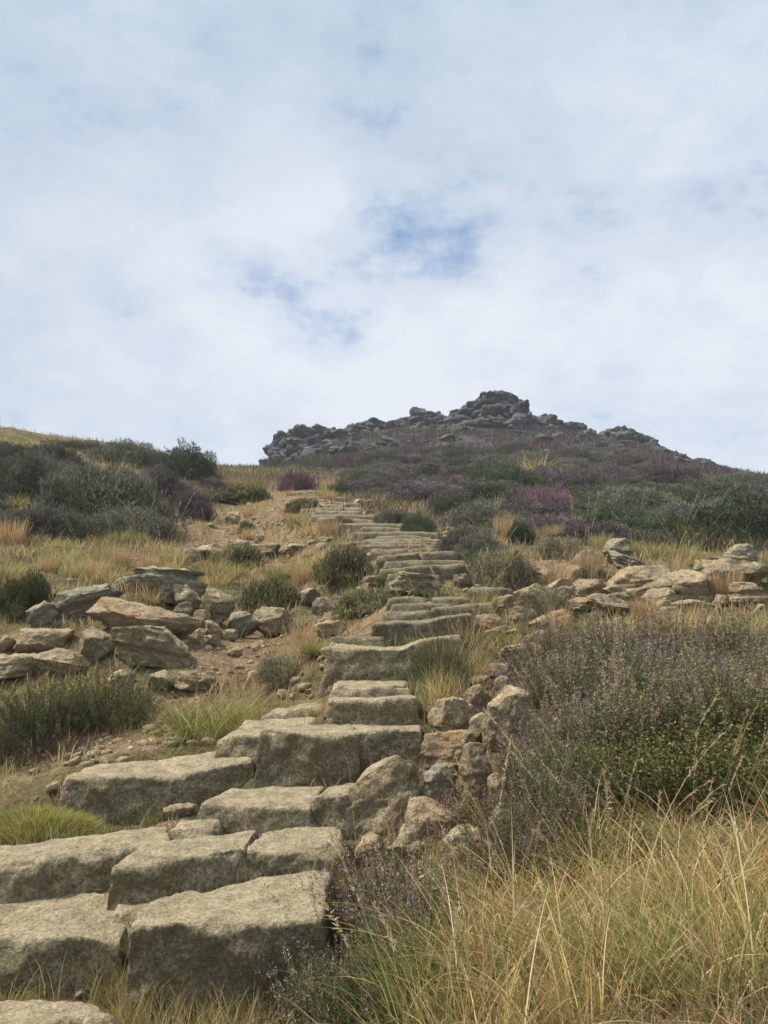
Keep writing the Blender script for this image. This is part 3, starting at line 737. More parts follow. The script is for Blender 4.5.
# --- retaining rocks to the right of the steps
WK = 'piled rocks at the right edge of the steps'
for a in [
 ('orange-brown block on top of the right-hand rock pile', 501, 673, 26, 17, 4.35, 'wall', dict(stain=1.2)),
 ('small brown wedge at the top left of the right-hand rock pile', 482, 683, 26, 13, 4.3, 'wall', dict(stain=.8, roll=-14)),
 ('flat rock under the orange-brown block', 514, 689, 40, 14, 4.3, 'grit', dict(stain=.6, roll=8)),
 ('squared rock under the brown wedge', 478, 701, 36, 32, 4.15, 'wall', dict(roll=6)),
 ('narrow orange rock leaning between the squared and the large egg-shaped rock', 497, 700, 18, 44, 4.1, 'wall', dict(stain=1.3, roll=25, cuts=6)),
 ('large pale egg-shaped rock behind the flowering sprigs', 508, 724, 52, 64, 3.85, 'wall', dict(roll=12, stain=.1, block=3)),
 ('rounded buff boulder with a pit, beside the wide grey step', 450, 722, 52, 42, 3.75, 'wall', dict(roll=-8, block=3.5)),
 ('orange-faced boulder in the middle of the right-hand rock pile', 447, 753, 58, 38, 3.55, 'wall', dict(stain=1.3, roll=-5, block=4)),
 ('tall buff boulder at the right of the rock pile against the heather', 478, 776, 36, 58, 3.4, 'wall', dict(block=4)),
 ('bluish-grey rounded boulder in the rock pile', 444, 789, 40, 44, 3.3, 'grey', dict(block=3.2, lich=.9, stain=0)),
 ('big pale slab leaning up to the right at the end of the third step', 384, 806, 96, 62, 3.12, 'wall', dict(roll=-34, depth=.4, lich=.8, stain=.25, cuts=11)),
 ('thin splinter leaning against the big pale slab', 352, 812, 44, 16, 3.02, 'wall', dict(roll=-42, depth=.6)),
 ('buff boulder under the bluish-grey one, half in dry grass', 432, 826, 66, 46, 3.0, 'wall', dict(stain=.5, block=3.5)),
 ('low rounded boulder at the foot of the rock pile in the grass', 468, 850, 54, 44, 2.9, 'wall', dict(block=3.2)),
 ('angular pale rock between the pitted and the large egg-shaped boulder', 478, 732, 26, 34, 3.75, 'wall', dict(roll=14)),
 ('pale rock low in the pile beside the leaning slab', 414, 845, 46, 34, 2.95, 'wall', dict(roll=-12)),
 ('buff rock above the rock pile under the log-shaped stone', 520, 655, 42, 20, 4.5, 'wall', dict(roll=-14)),
 ('cracked pale rock higher on the bank beside the heather', 540, 640, 40, 18, 4.8, 'wall', dict(roll=-10)),
 ('tilted angular slab on the right bank above the orange-brown block', 530, 672, 44, 18, 4.25, 'wall', dict(roll=-26)),
 ('pale slab tilted toward the steps under the dry grass', 548, 622, 50, 18, 5.1, 'wall', dict(roll=-22)),
 ('buff block between the log-shaped stone and the outcrop', 522, 618, 36, 20, 5.3, 'wall', dict(roll=-8)),
 ('small pale rock at the right end of the wide leaning-front step', 488, 622, 26, 14, 5.35, 'wall', dict(roll=10)),
 ('brown rock at the right end of the low reddish step', 508, 604, 30, 16, 5.9, 'wall', dict(roll=-14, stain=.6)),
 ('pale angular rock at the outer corner of the pile below the big leaning slab', 372, 850, 40, 26, 2.9, 'wall', dict(roll=-20)),
 ('broken buff rock between the low rounded boulder and the heather', 505, 826, 42, 34, 3.0, 'wall', dict(roll=14)),
 ('squarish pale rock behind the low rounded boulder', 500, 792, 34, 34, 3.25, 'wall', dict(roll=-8)),
 ('tiny stone perched above the tall buff boulder', 481, 746, 9, 8, 3.5, 'wall', dict()),
 ('small flat stone behind the big leaning slab', 410, 775, 34, 12, 3.5, 'grit', dict()),
 ('log-shaped pale stone rising to the right under the dry grass', 494, 634, 50, 10, 4.95, 'wall', dict(roll=-16, depth=.35, stain=.5)),
 ]:
    lb, x, y, w_, h_, D, mt, kw = a
    kw = dict(dict(depth=.75), **kw)
    boulder('wall_rock', x, y, w_, h_, D, lb, WK, mt, seed=int(x * 5 + y * 3), **kw)

# --- outcrop on the right
RK = 'rocks of the right-hand outcrop'
for a in [
 ('smooth round-topped boulder at the top of the right outcrop', 617, 549, 38, 20, 7.2, 'grey', dict(block=3)),
 ('grey slab sloping down to the right under the round-topped boulder', 628, 564, 52, 16, 6.9, 'grey', dict(roll=24)),
 ('brown pitted rock next to the orange grass', 587, 563, 34, 24, 6.7, 'grit', dict(stain=.6)),
 ('pale rock farthest left in the outcrop behind the straw grass', 543, 577, 30, 22, 6.3, 'wall', dict(stain=0)),
 ('rounded buff rock between the pale one and the long rock', 573, 577, 28, 22, 6.35, 'wall', dict()),
 ('long striped pale rock, largest of the right outcrop', 632, 588, 92, 34, 6.2, 'wall', dict(roll=-9, stain=.15, strata=.07)),
 ('layered rock with dark bedding cracks right of the striped rock', 688, 590, 60, 38, 6.2, 'wall', dict(strata=.11, roll=3)),
 ('low buff rock in front of the brown pitted rock', 592, 590, 48, 22, 6.1, 'wall', dict()),
 ('orange stone above the long striped rock', 628, 573, 26, 12, 6.5, 'wall', dict(stain=1.4)),
 ('large pale layered rock at the right picture edge', 735, 571, 76, 32, 6.4, 'wall', dict(strata=.09, stain=.1)),
 ('grey hump of rock behind the large layered rock', 739, 556, 40, 22, 6.9, 'grey', dict(block=3)),
 ('yellowish flat rock below the layered rock', 700, 607, 50, 12, 6.0, 'wall', dict()),
 ('buff block under the large rock at the right edge', 748, 597, 50, 26, 6.1, 'wall', dict()),
 ('dome-shaped yellowish rock showing above the heather on the right', 733, 622, 30, 20, 5.8, 'wall', dict(block=3, stain=.2)),
 ('rounded pale rock at the edge right of the dome-shaped one', 761, 615, 24, 20, 5.8, 'wall', dict(block=3)),
 ('small angular stone under the bedding cracks', 722, 601, 20, 12, 6.0, 'wall', dict()),
 ('flat little stone between the long striped and the yellowish flat rock', 672, 611, 26, 9, 5.9, 'wall', dict()),
 ('pale angular rock in the gap between the striped and the pale left rock', 553, 594, 44, 24, 5.9, 'wall', dict(roll=-12)),
 ('bleached rock under the long striped one, left of centre', 612, 606, 50, 18, 5.8, 'wall', dict(roll=6)),
 ('sharp-edged buff rock under the layered one', 664, 600, 40, 22, 5.85, 'wall', dict(roll=-10)),
 ('squat yellow rock filling the middle of the outcrop pile', 704, 588, 34, 22, 6.15, 'wall', dict()),
 ('tilted flake of rock leaning on the large layered rock', 706, 572, 30, 18, 6.3, 'wall', dict(roll=28)),
 ('pale rock low at the right edge between two rounded ones', 746, 630, 34, 18, 5.6, 'wall', dict()),
 ('brown flake lying under the low buff rock', 585, 604, 40, 14, 5.75, 'wall', dict(roll=8)),
 ('buff wedge of rock joining the pile to the dry grass slope', 530, 600, 36, 22, 5.5, 'wall', dict(roll=-18)),
 ('small buff stone resting on top of the layered rock', 667, 573, 20, 8, 6.4, 'wall', dict()),
 ]:
    lb, x, y, w_, h_, D, mt, kw = a
    boulder('outcrop_rock', x, y, w_, h_, D, lb, RK, mt, seed=int(x * 2 + y * 9), **kw)

# --- rubble: small stones, separate objects
rng = random.Random(5)
def rubble(n, x0, x1, y0, y1, s0, s1, label, group, mats=('wall',), flat=.55, seed0=0):
    protos = []
    for i in range(n):
        px = rng.uniform(x0, x1); py = rng.uniform(y0, y1)
        x, y, z = raycast(px, py)
        if any(((x - u[0]) / (u[2] + .01)) ** 2 + ((y - u[1]) / (u[3] + .01)) ** 2 < 1 for u in USED): continue
        s = rng.uniform(s0, s1) * y / FPX / 2
        p, F = rock_np((s, s * rng.uniform(.6, .9), s * rng.uniform(flat * .7, flat * 1.2)), seed0 + i, 3, 8, 4., .03, .06)
        o = link('rubble_stone', mesh_np('rubble_stone', p, tris=F, mat=MAT[rng.choice(mats)]), loc=(x, y, z + s * .1))
        o.rotation_euler = (rng.uniform(-.3, .3), rng.uniform(-.3, .3), rng.uniform(0, 6))
        o.color = (rng.uniform(0, .6), .3, .3, 1)
        tag(o, label, 'stone', group)
rubble(54, 140, 240, 716, 748, 9, 22, 'small pale flat stone in the scree above the long boulder slab', 'pale scree above the long boulder slab', seed0=100)
rubble(34, 30, 160, 742, 800, 7, 20, 'small buff stone strewn between the yellow turf mound and the scree', 'buff stones by the turf mound', seed0=200)
rubble(28, 185, 262, 606, 655, 5, 12, 'small angular stone among the rubble at the right end of the left bank', 'rubble beside the left bank', ('wall', 'grit'), .8, 300)
rubble(50, 165, 330, 505, 570, 4, 12, 'small stone on the stony slope left of the upper path', 'stones on the slope left of the upper path', ('wall', 'grit'), .5, 400)
rubble(14, 440, 590, 500, 530, 3, 8, 'small stone on the bare earth right of the upper path', 'stones on the bare earth right of the path', ('wall',), .7, 500)
rubble(16, 0, 140, 700, 760, 6, 14, 'small stone by the left heather bush roots', 'stones around the left heather bush', ('wall', 'grit'), .7, 600)
rubble(18, 225, 340, 625, 700, 4, 12, 'small stone on the verge between earth patch and middle steps', 'stones on the verge of the middle steps', ('wall', 'grit'), .7, 700)
rubble(8, 330, 470, 500, 600, 4, 9, 'small stone lying on a tread of the upper steps', 'stones on the upper steps', ('wall', 'grit'), .7, 800)
rubble(34, 300, 372, 488, 600, 5, 15, 'stone in the broken left edge of the upper steps', 'stones edging the upper steps on the left', ('wall', 'grit'), .6, 1000)
rubble(28, 425, 500, 528, 615, 5, 15, 'stone in the broken right edge of the upper steps', 'stones edging the upper steps on the right', ('wall', 'grit'), .6, 1100)
rubble(22, 270, 345, 620, 730, 6, 18, 'stone in the rubble left of the middle steps', 'stones left of the middle steps', ('wall', 'grit'), .6, 1200)
rubble(30, 60, 330, 830, 1000, 6, 14, 'small stone in the grit between the lower steps', 'grit stones between the lower steps', ('wall', 'grit'), .7, 900)

# ------------------------------------------------------------------ the tor
SKY = [(258,470),(268,462),(275,440),(283,430),(298,429),(303,427),(330,425),(336,431),(345,429),(352,423),(365,421),(372,418),(380,422),(392,420),(402,417),(412,416),(422,408),(432,411),(446,416),(456,412),(465,405),(478,401),(482,394),(490,390),(502,390),(512,394),(520,401),(522,409),(530,411),(536,416),(545,413),(556,418),(562,424),(572,420),(580,424),(590,430),(600,434),(610,430),(618,425),(628,427),(640,433),(652,441),(665,448),(680,452),(690,458),(700,457),(712,460),(722,465),(745,470),(768,474)]
def skyy(px):
    return float(np.interp(px, [a for a, b in SKY], [b for a, b in SKY]))

def crag(label, spans, D0, seed, size=(12, 20), flat=.42, gp='crags of the tor'):
    """one bedrock outcrop: fused beds of broken blocks. spans: (px0, px1, depth of rock in pixels at left/mid/right)"""
    rg = random.Random(seed); Vs = []; Fs = []; off = 0
    for (x0, x1, dl, dm, dr_) in spans:
        x = x0
        while x < x1:
            f = (x - x0) / max(1, x1 - x0); dep = np.interp(f, [0, .5, 1], [dl, dm, dr_])
            y = skyy(x)
            row = 0
            first = True
            while first or y < skyy(x) + dep:
                w_ = rg.uniform(*size); w_ = w_ * (1.0 if first else rg.uniform(.6, 1.2)); h_ = w_ * flat * rg.uniform(.7, 1.3)
                if first: cy = y + h_ * .72 + 1
                else: cy = y + h_ * .4
                D = D0 - (cy - skyy(x)) * .22 + rg.uniform(-1., 1.)
                c = P(x + rg.uniform(-2, 2) * (0 if first else 1), cy, D)
                s = D / FPX / 2
                p, F = rock_np((w_ * s, w_ * s * .9, h_ * s * 1.5), rg.randint(0, 9999), 4, 20, 8., .05, .13)
                ma = Euler((rg.uniform(-.3, .3), rg.uniform(-.28, .28), rg.uniform(-.7, .7))).to_matrix()
                p = p @ np.array(ma).T + np.array(c[:])
                Vs.append(p); Fs.append(F + off); off += len(p)
                y += h_ * .75; first = False; row += 1
            x += rg.uniform(size[0] * .25, size[0] * .5)
    V = np.vstack(Vs); c = V.mean(0); c[2] = V[:, 2].min()
    me = mesh_np('crag', V - c, tris=np.vstack(Fs), mat=MAT['tor'], smooth_=False)
    o = link('crag', me, loc=c); o.color = (.2, 1, .5, 1)
    return tag(o, label, 'crag', gp)
crag('broad stepped crag at the left end of the tor, rising above the pink heather', [(266, 345, 24, 38, 26)], 93, 1, (14, 32), .42)
crag('jagged row of low blocks on the ridge between the left crag and the knoll', [(344, 402, 16, 13, 15)], 96, 2, (9, 20), .45)
crag('rounded knoll of rock left of the summit pile', [(404, 452, 13, 22, 14)], 97, 3, (12, 26), .5)
crag('summit pile of thick flat blocks, the highest point of the tor', [(458, 520, 22, 38, 32)], 96, 4, (18, 40), .36)
crag('two rounded buttresses stepping down right of the summit', [(522, 600, 24, 20, 14)], 97, 5, (13, 28), .5)
crag('dark crag with a rounded head on the right-hand ridge', [(602, 668, 12, 22, 12)], 97, 6, (13, 28), .45)
crag('low dark shelf of rock descending from the right-hand crag', [(664, 692, 5, 7, 4)], 98, 7, (7, 13), .5)
crag('isolated small dome of rock near the right end of the skyline', [(694, 736, 4, 8, 3)], 98, 8, (8, 14), .55)
rg = random.Random(77)
for i in range(150):
    if i < 100: px = rg.uniform(330, 600); py = skyy(px) + abs(rg.gauss(0, 1)) * 22 + 8
    else: px = rg.uniform(280, 700); py = rg.uniform(skyy(px) + 8, 466)
    x, D, z = raycast(px, min(py, 466), 40, 99)
    if D < 42 or D > 96: continue
    s = rg.choice([rg.uniform(4, 10), rg.uniform(9, 26)]) * D / FPX / 2
    p, F = rock_np((s, s * .8, s * rg.uniform(.25, .5)), 1200 + i, 3, 12, 5., .06, .08)
    o = link('slope_boulder', mesh_np('slope_boulder', p, tris=F, mat=MAT['tor']), loc=(x, D, z + s * .05))
    o.rotation_euler = (rg.uniform(-.2, .2), rg.uniform(-.3, .3), rg.uniform(0, 6)); o.color = (.2, .8, .6, 1)
    side_ = 'below the summit pile' if 440 < px < 540 else ('on the slope right of the summit' if px >= 540 else 'on the slope left of the summit')
    tag(o, 'grey boulder half sunk in the heather ' + side_, 'boulder', 'grey boulders in the heather ' + side_)

# ------------------------------------------------------------------ plants
def ribbons(base, out, L, W, droop, lean, segs, rs):
    """curved tapering blades. base Nx3, out Nx2 unit heading, L length, W width, droop 0..1, lean start lean"""
    n = len(base)
    s = np.linspace(0, 1, segs + 1)
    th0 = lean[:, None]; th = th0 + droop[:, None] * s[None, :] ** 1.4 * 1.6
    ds = L[:, None] / segs
    hx = np.concatenate([np.zeros((n, 1)), np.cumsum(np.sin(th[:, :-1]) * ds, 1)], 1)
    hz = np.concatenate([np.zeros((n, 1)), np.cumsum(np.cos(th[:, :-1]) * ds, 1)], 1)
    p = np.zeros((n, segs + 1, 3))
    p[..., 0] = base[:, 0:1] + out[:, 0:1] * hx; p[..., 1] = base[:, 1:2] + out[:, 1:2] * hx; p[..., 2] = base[:, 2:3] + hz
    a = rs.uniform(0, np.pi, n)
    side = np.stack([np.cos(a), np.sin(a), np.zeros(n)], -1)
    wv = W[:, None] * (1 - s[None, :] ** 1.6 * .98) * .5
    l = p - side[:, None, :] * wv[..., None]; r_ = p + side[:, None, :] * wv[..., None]
    V = np.empty((n, 2 * segs + 1, 3))
    V[:, 0:2 * segs:2] = l[:, :-1]; V[:, 1:2 * segs:2] = r_[:, :-1]; V[:, -1] = p[:, -1]
    k = 2 * segs + 1
    o = (np.arange(n) * k)[:, None, None]
    q = np.array([[2 * i, 2 * i + 1, 2 * i + 3, 2 * i + 2] for i in range(segs - 1)]).reshape(-1, 4)
    Q = (o + q[None]).reshape(-1, 4) if segs > 1 else None
    T = (np.arange(n) * k)[:, None] + np.array([2 * segs - 2, 2 * segs - 1, 2 * segs])[None]
    return V.reshape(-1, 3), T, Q, k, p[:, -1]

def pal(rs, n, cols_, wts=None, jit=.18):
    c = np.array(cols_)[rs.choice(len(cols_), n, p=None if wts is None else np.array(wts) / sum(wts))]
    return c * (1 + rs.uniform(-jit, jit, (n, 1))) * (1 + rs.uniform(-.06, .06, (n, 3)))

def leaflets(c, d, l, w_, rs):
    """one triangle per leaflet: centre c, direction d, length, width"""
    n = len(c)
    r = rs.normal(size=(n, 3)); s = np.cross(d, r); s /= np.linalg.norm(s, axis=1, keepdims=True) + 1e-9
    V = np.empty((n, 3, 3))
    V[:, 0] = c - s * (w_ / 2)[:, None]; V[:, 1] = c + s * (w_ / 2)[:, None]; V[:, 2] = c + d * l[:, None]
    return V.reshape(-1, 3), np.arange(n * 3).reshape(-1, 3)

STRAW = [(.72,.54,.26), (.56,.41,.18), (.88,.74,.46), (.44,.37,.13), (.19,.22,.065), (.42,.23,.11)]
GREENG = [(.13,.18,.05), (.20,.24,.07), (.29,.29,.10), (.42,.35,.15)]
ORANGE = [(.50,.32,.16), (.58,.42,.24), (.42,.25,.13), (.64,.52,.33)]
YELLOW = [(.48,.39,.17), (.38,.33,.13), (.60,.50,.28), (.22,.22,.09)]

def tussock_mesh(name, seed, n, Lr, W, spread, colors, wts, droop=(.2, .9), lean=(0, .6), segs=5, tipbright=1.15, drad=.12):
    rs = np.random.RandomState(seed)
    a = rs.uniform(0, 2 * np.pi, n); rr_ = np.sqrt(rs.uniform(0, 1, n)) * drad
    base = np.stack([np.cos(a) * rr_, np.sin(a) * rr_, np.full(n, -.03)], -1)
    a2 = a + rs.normal(0, 1.1, n); out_ = np.stack([np.cos(a2), np.sin(a2)], -1)
    L = rs.uniform(Lr[0], Lr[1], n) * (1 - .3 * rs.uniform(0, 1, n) ** 2)
    V, T, Q, k, tips = ribbons(base, out_, L, rs.uniform(.45, 1.3, n) * W, rs.uniform(droop[0], droop[1], n) * spread, rs.uniform(lean[0], lean[1], n) * spread, segs, rs)
    c = pal(rs, n, colors, wts)
    col = np.repeat(c, k, 0)
    return mesh_np(name, V, tris=T, quads=Q, col=col, mat=MAT['grass'], smooth_=False)

def seedhead_mesh(name, seed, n, Lr, drad=.12, size=1.0):
    """bent flowering stalks with feathery heads"""
    rs = np.random.RandomState(seed)
    a = rs.uniform(0, 2 * np.pi, n); rr_ = np.sqrt(rs.uniform(0, 1, n)) * drad
    base = np.stack([np.cos(a) * rr_, np.sin(a) * rr_, np.full(n, -.02)], -1)
    out_ = np.stack([np.cos(a + .4), np.sin(a + .4)], -1)
    L = rs.uniform(Lr[0], Lr[1], n); segs = 9
    le = rs.uniform(0, .4, n); dr = rs.uniform(.1, .6, n)
    V, T, Q, k, tips = ribbons(base, out_, L, np.full(n, .0028 * size), dr, le, segs, rs)
    col = [np.repeat(pal(rs, n, [(.50,.41,.24), (.42,.33,.17)]), k, 0)]
    Vs = [V]; Ts = [T]; off = len(V)
    P_ = V.reshape(n, k, 3)
    for i in range(n):
        hl = 60; u = rs.uniform(.74, 1.0, hl)
        idx = np.clip(u * segs, 0, segs - 1e-3); j = idx.astype(int); fr = (idx - j)[:, None]
        sp = np.vstack([(P_[i, 0:2 * segs:2] + P_[i, 1:2 * segs:2]) / 2, P_[i, -1:]])
        c = sp[j] * (1 - fr) + sp[j + 1] * fr
        tdir = sp[j + 1] - sp[j]; tdir /= np.linalg.norm(tdir, axis=1, keepdims=True)
        d = tdir + rs.normal(0, .35, (hl, 3)); d /= np.linalg.norm(d, axis=1, keepdims=True)
        v, t = leaflets(c, d, rs.uniform(.009, .021, hl) * size, rs.uniform(.002, .0045, hl) * size, rs)
        Vs.append(v); Ts.append(t + off); off += len(v); col.append(np.repeat(pal(rs, hl, [(.56,.46,.28), (.46,.35,.2)]), 3, 0))
    return mesh_np(name, np.vstack(Vs), tris=np.vstack(Ts), quads=Q, col=np.vstack(col), mat=MAT['grass'], smooth_=False)

def heather_near(seed, n, H=.34, rad=.26, cols_=None, fcols=None, nf=.35, leaf=1.0, upright=.75):
    """near heather: upright woody sprigs crowded with tiny leaves; returns foliage, twig, flower meshes"""
    rs = np.random.RandomState(seed)
    a = rs.uniform(0, 2 * np.pi, n); r0 = np.sqrt(rs.uniform(0, 1, n))
    lump = 1 + .18 * np.sin(a * 3 + seed) + .1 * np.sin(a * 7 + seed * 2)
    base = np.stack([np.cos(a) * r0 * rad * .55, np.sin(a) * r0 * rad * .55, np.full(n, -.02)], -1)
    a2 = a + rs.normal(0, .5, n); out_ = np.stack([np.cos(a2), np.sin(a2)], -1)
    L = H * (1.02 - .35 * r0) * rs.uniform(.62, 1.12, n) * lump
    lean = (1 - upright) * 3.0 * r0 * rs.uniform(.4, 1.1, n); dr = rs.uniform(-.25, .3, n) * r0
    segs = 6
    V, T, Q, k, tips = ribbons(base, out_, L, np.full(n, .0035), dr, lean, segs, rs)
    twig = mesh_np('stems', V, tris=T, quads=Q, col=np.repeat(pal(rs, n, [(.10,.07,.05), (.17,.11,.075), (.07,.05,.04)]), k, 0), mat=MAT['twig'], smooth_=False)
    P_ = V.reshape(n, k, 3)
    sp = np.concatenate([(P_[:, 0:2 * segs:2] + P_[:, 1:2 * segs:2]) / 2, P_[:, -1:]], 1)
    lv = 46
    u = rs.uniform(.22, 1.0, (n, lv)) ** .8
    idx = np.clip(u * segs, 0, segs - 1e-3); j = idx.astype(int); fr = (idx - j)[..., None]
    ii = np.arange(n)[:, None]
    c = sp[ii, j] * (1 - fr) + sp[ii, j + 1] * fr
    td = sp[ii, j + 1] - sp[ii, j]; td /= np.linalg.norm(td, axis=-1, keepdims=True)
    d = td * .9 + rs.normal(0, .55, (n, lv, 3)); d /= np.linalg.norm(d, axis=-1, keepdims=True)
    c = c + rs.normal(0, .004, c.shape)
    sprc = pal(rs, n, cols_, None, .3)
    m = n * lv
    isf = np.zeros((n, lv), bool)
    fl = rs.uniform(0, 1, n) < nf
    isf[fl] = (u[fl] > .62) & (rs.uniform(0, 1, (fl.sum(), lv)) < .6)
    cF = c.reshape(-1, 3); dF = d.reshape(-1, 3); isf = isf.ravel()
    v, t = leaflets(cF[~isf], dF[~isf], rs.uniform(.007, .014, (~isf).sum()) * leaf, rs.uniform(.0025, .0045, (~isf).sum()) * leaf, rs)
    lc = np.repeat(sprc, lv, 0)[~isf] * rs.uniform(.75, 1.3, ((~isf).sum(), 1))
    fol = mesh_np('foliage', v, tris=t, col=np.repeat(lc, 3, 0), mat=MAT['leaf'], smooth_=False)
    flo = None
    if isf.sum() > 0:
        q = isf.sum()
        v, t = leaflets(cF[isf], dF[isf], rs.uniform(.006, .010, q) * leaf, rs.uniform(.005, .008, q) * leaf, rs)
        flo = mesh_np('flowers', v, tris=t, col=np.repeat(pal(rs, q, fcols, None, .25), 3, 0), mat=MAT['flower'], smooth_=False)
    return fol, twig, flo

def dome_bush(name, seed, n, colors, wts=None, leaf=.05, hgt=.8, per=4, upm=.8):
    """distant bush, unit radius: lumpy dome of short upright sprays through its outer volume"""
    rs = np.random.RandomState(seed)
    th = rs.uniform(0, 2 * np.pi, n); cz = rs.uniform(0.0, 1, n) ** .8
    dr = np.stack([np.cos(th) * np.sqrt(1 - cz ** 2), np.sin(th) * np.sqrt(1 - cz ** 2), cz], -1)
    lump = 1 + .30 * fbm(dr * 1.9 + seed, seed, 2) + .17 * fbm(dr * 5 + seed, seed + 3, 3)
    rad = lump * rs.uniform(.4, 1.05, n) ** .45
    p = dr * rad[:, None]; p[:, 2] *= hgt
    patch = fbm(dr * 2.6 + 9, seed + 5, 2)
    cc = pal(rs, n, colors, wts, .15) * (1 + .35 * np.clip(patch, -1, 1))[:, None]
    V = []; T = []; C = []; off = 0
    for k in range(per):
        d = dr * (1 - upm) + np.array([0, 0, upm]) + rs.normal(0, .42, (n, 3)); d /= np.linalg.norm(d, axis=1, keepdims=True)
        v, t = leaflets(p + rs.normal(0, leaf * .5, (n, 3)), d, rs.uniform(.7, 1.7, n) * leaf, rs.uniform(.25, .5, n) * leaf, rs)
        V.append(v); T.append(t + off); off += len(v); C.append(np.repeat(cc * rs.uniform(.7, 1.3, (n, 1)), 3, 0))
    return mesh_np(name, np.vstack(V), tris=np.vstack(T), col=np.vstack(C), mat=MAT['leaf'], smooth_=False)

HG = [(.10,.13,.05), (.145,.165,.07), (.18,.185,.09), (.17,.14,.09)]
HP = [(.34,.265,.195), (.38,.30,.235), (.25,.25,.13), (.46,.38,.28)]
FARG = [(.145,.165,.115), (.20,.205,.15), (.105,.12,.09), (.24,.205,.165)]
FARP = [(.20,.16,.17), (.155,.135,.14), (.25,.195,.195), (.13,.135,.105)]
DARK = [(.10,.125,.08), (.13,.15,.09), (.085,.10,.068)]
PINK = [(.34,.17,.23), (.24,.14,.17), (.17,.14,.13), (.40,.22,.28)]
RUSH = [(.12,.15,.065), (.18,.195,.085), (.28,.25,.13), (.15,.145,.085), (.36,.29,.17)]

DOME = {
 'green': [dome_bush('heather_bush', 10 + i, 5200, FARG, None, .05, .75) for i in range(3)],
 'purple': [dome_bush('heather_bush', 20 + i, 5200, FARP, None, .05, .7) for i in range(3)],
 'dark': [dome_bush('heather_bush', 30 + i, 5200, DARK, None, .045, .75) for i in range(2)],
 'pink': [dome_bush('heather_bush', 40 + i, 5000, PINK + FARP[:3], None, .045, .7) for i in range(2)],
 'rush': [dome_bush('rush_clump', 50 + i, 2400, RUSH, None, .11, .75, 4, .9) for i in range(2)],
 'fine': [dome_bush('heather_bush', 60 + i, 6000, HG + [(.075,.085,.045)], None, .05, .75) for i in range(2)],
 'finep': [dome_bush('heather_bush', 70 + i, 6000, HP + HG[:2], None, .045, .7) for i in range(2)],
}
def bush(px, base_y, w_, h_, kind, label, group, D=None, name='heather_bush', cat='heather bush', seed=0):
    """dome bush whose foot is seen at base_y"""
    if D is None: x, y, z = raycast(px, base_y)
    else: x, y, z = at(px, D)
    s = w_ / 2 * y / FPX * 1.16
    me = DOME[kind][seed % len(DOME[kind])]
    o = link(name, me, loc=(x, y + s * .3, z - h_ * y / FPX * .08))
    o.rotation_euler = (0, 0, (px * 1.7 + base_y) % 6.28)
    hh = h_ * y / FPX
    o.scale = (s * .95, s * .85, hh / .76)
    USED.append((x, y + s * .3, s * .7, s * .5))
    return tag(o, label, cat, group)

LH = 'heather bushes on the left hillside'
for i, a in enumerate([
 (88, 522, 140, 66, 'green', 'largest heather bush, a wide grey-green mound on the left hillside'),
 (184, 480, 68, 34, 'dark', 'dark rounded bush standing against the sky on the left hillside'),
 (18, 500, 76, 46, 'green', 'grey heather mound at the left picture edge below the skyline'),
 (34, 540, 90, 40, 'green', 'low grey-green heather below the largest mound at the left edge'),
 (128, 540, 86, 34, 'green', 'spreading heather at the lower right foot of the largest mound'),
 (190, 520, 42, 30, 'purple', 'purplish round heather below the dark skyline bush'),
 (155, 505, 66, 40, 'purple', 'purple-grey heather between the largest mound and the dark skyline bush'),
 (122, 466, 80, 26, 'green', 'green-grey heather cresting the left hillside above the largest mound'),
 (50, 466, 60, 24, 'green', 'heather high on the left hillside under the tan skyline grass'),
 (10, 468, 50, 22, 'dark', 'dark heather high at the left picture edge'),
 (150, 530, 40, 24, 'dark', 'small dark heather under the purple-grey one'),
 (20, 612, 56, 36, 'fine', 'dark green bush at the left edge above the rock bank'),
 (232, 502, 64, 16, 'rush', 'flat dark green patch of heath left of the pink heather'),
 (246, 534, 16, 12, 'dark', 'tiny dark shrub beside the salmon-orange stone'),
 (240, 566, 54, 20, 'rush', 'olive heath patch between the brown rock and the green rushes'),
 (75, 450, 60, 10, 'green', 'low heather right under the crest of the left hillside'),
 (212, 490, 26, 14, 'purple', 'small purple-brown heather in the tan grass below the skyline notch'),
 ]):
    px, by, w_, h_, k, lb = a
    bush(px, by, w_, h_, k, lb, LH, seed=i)
MB = 'bushes beside the path'
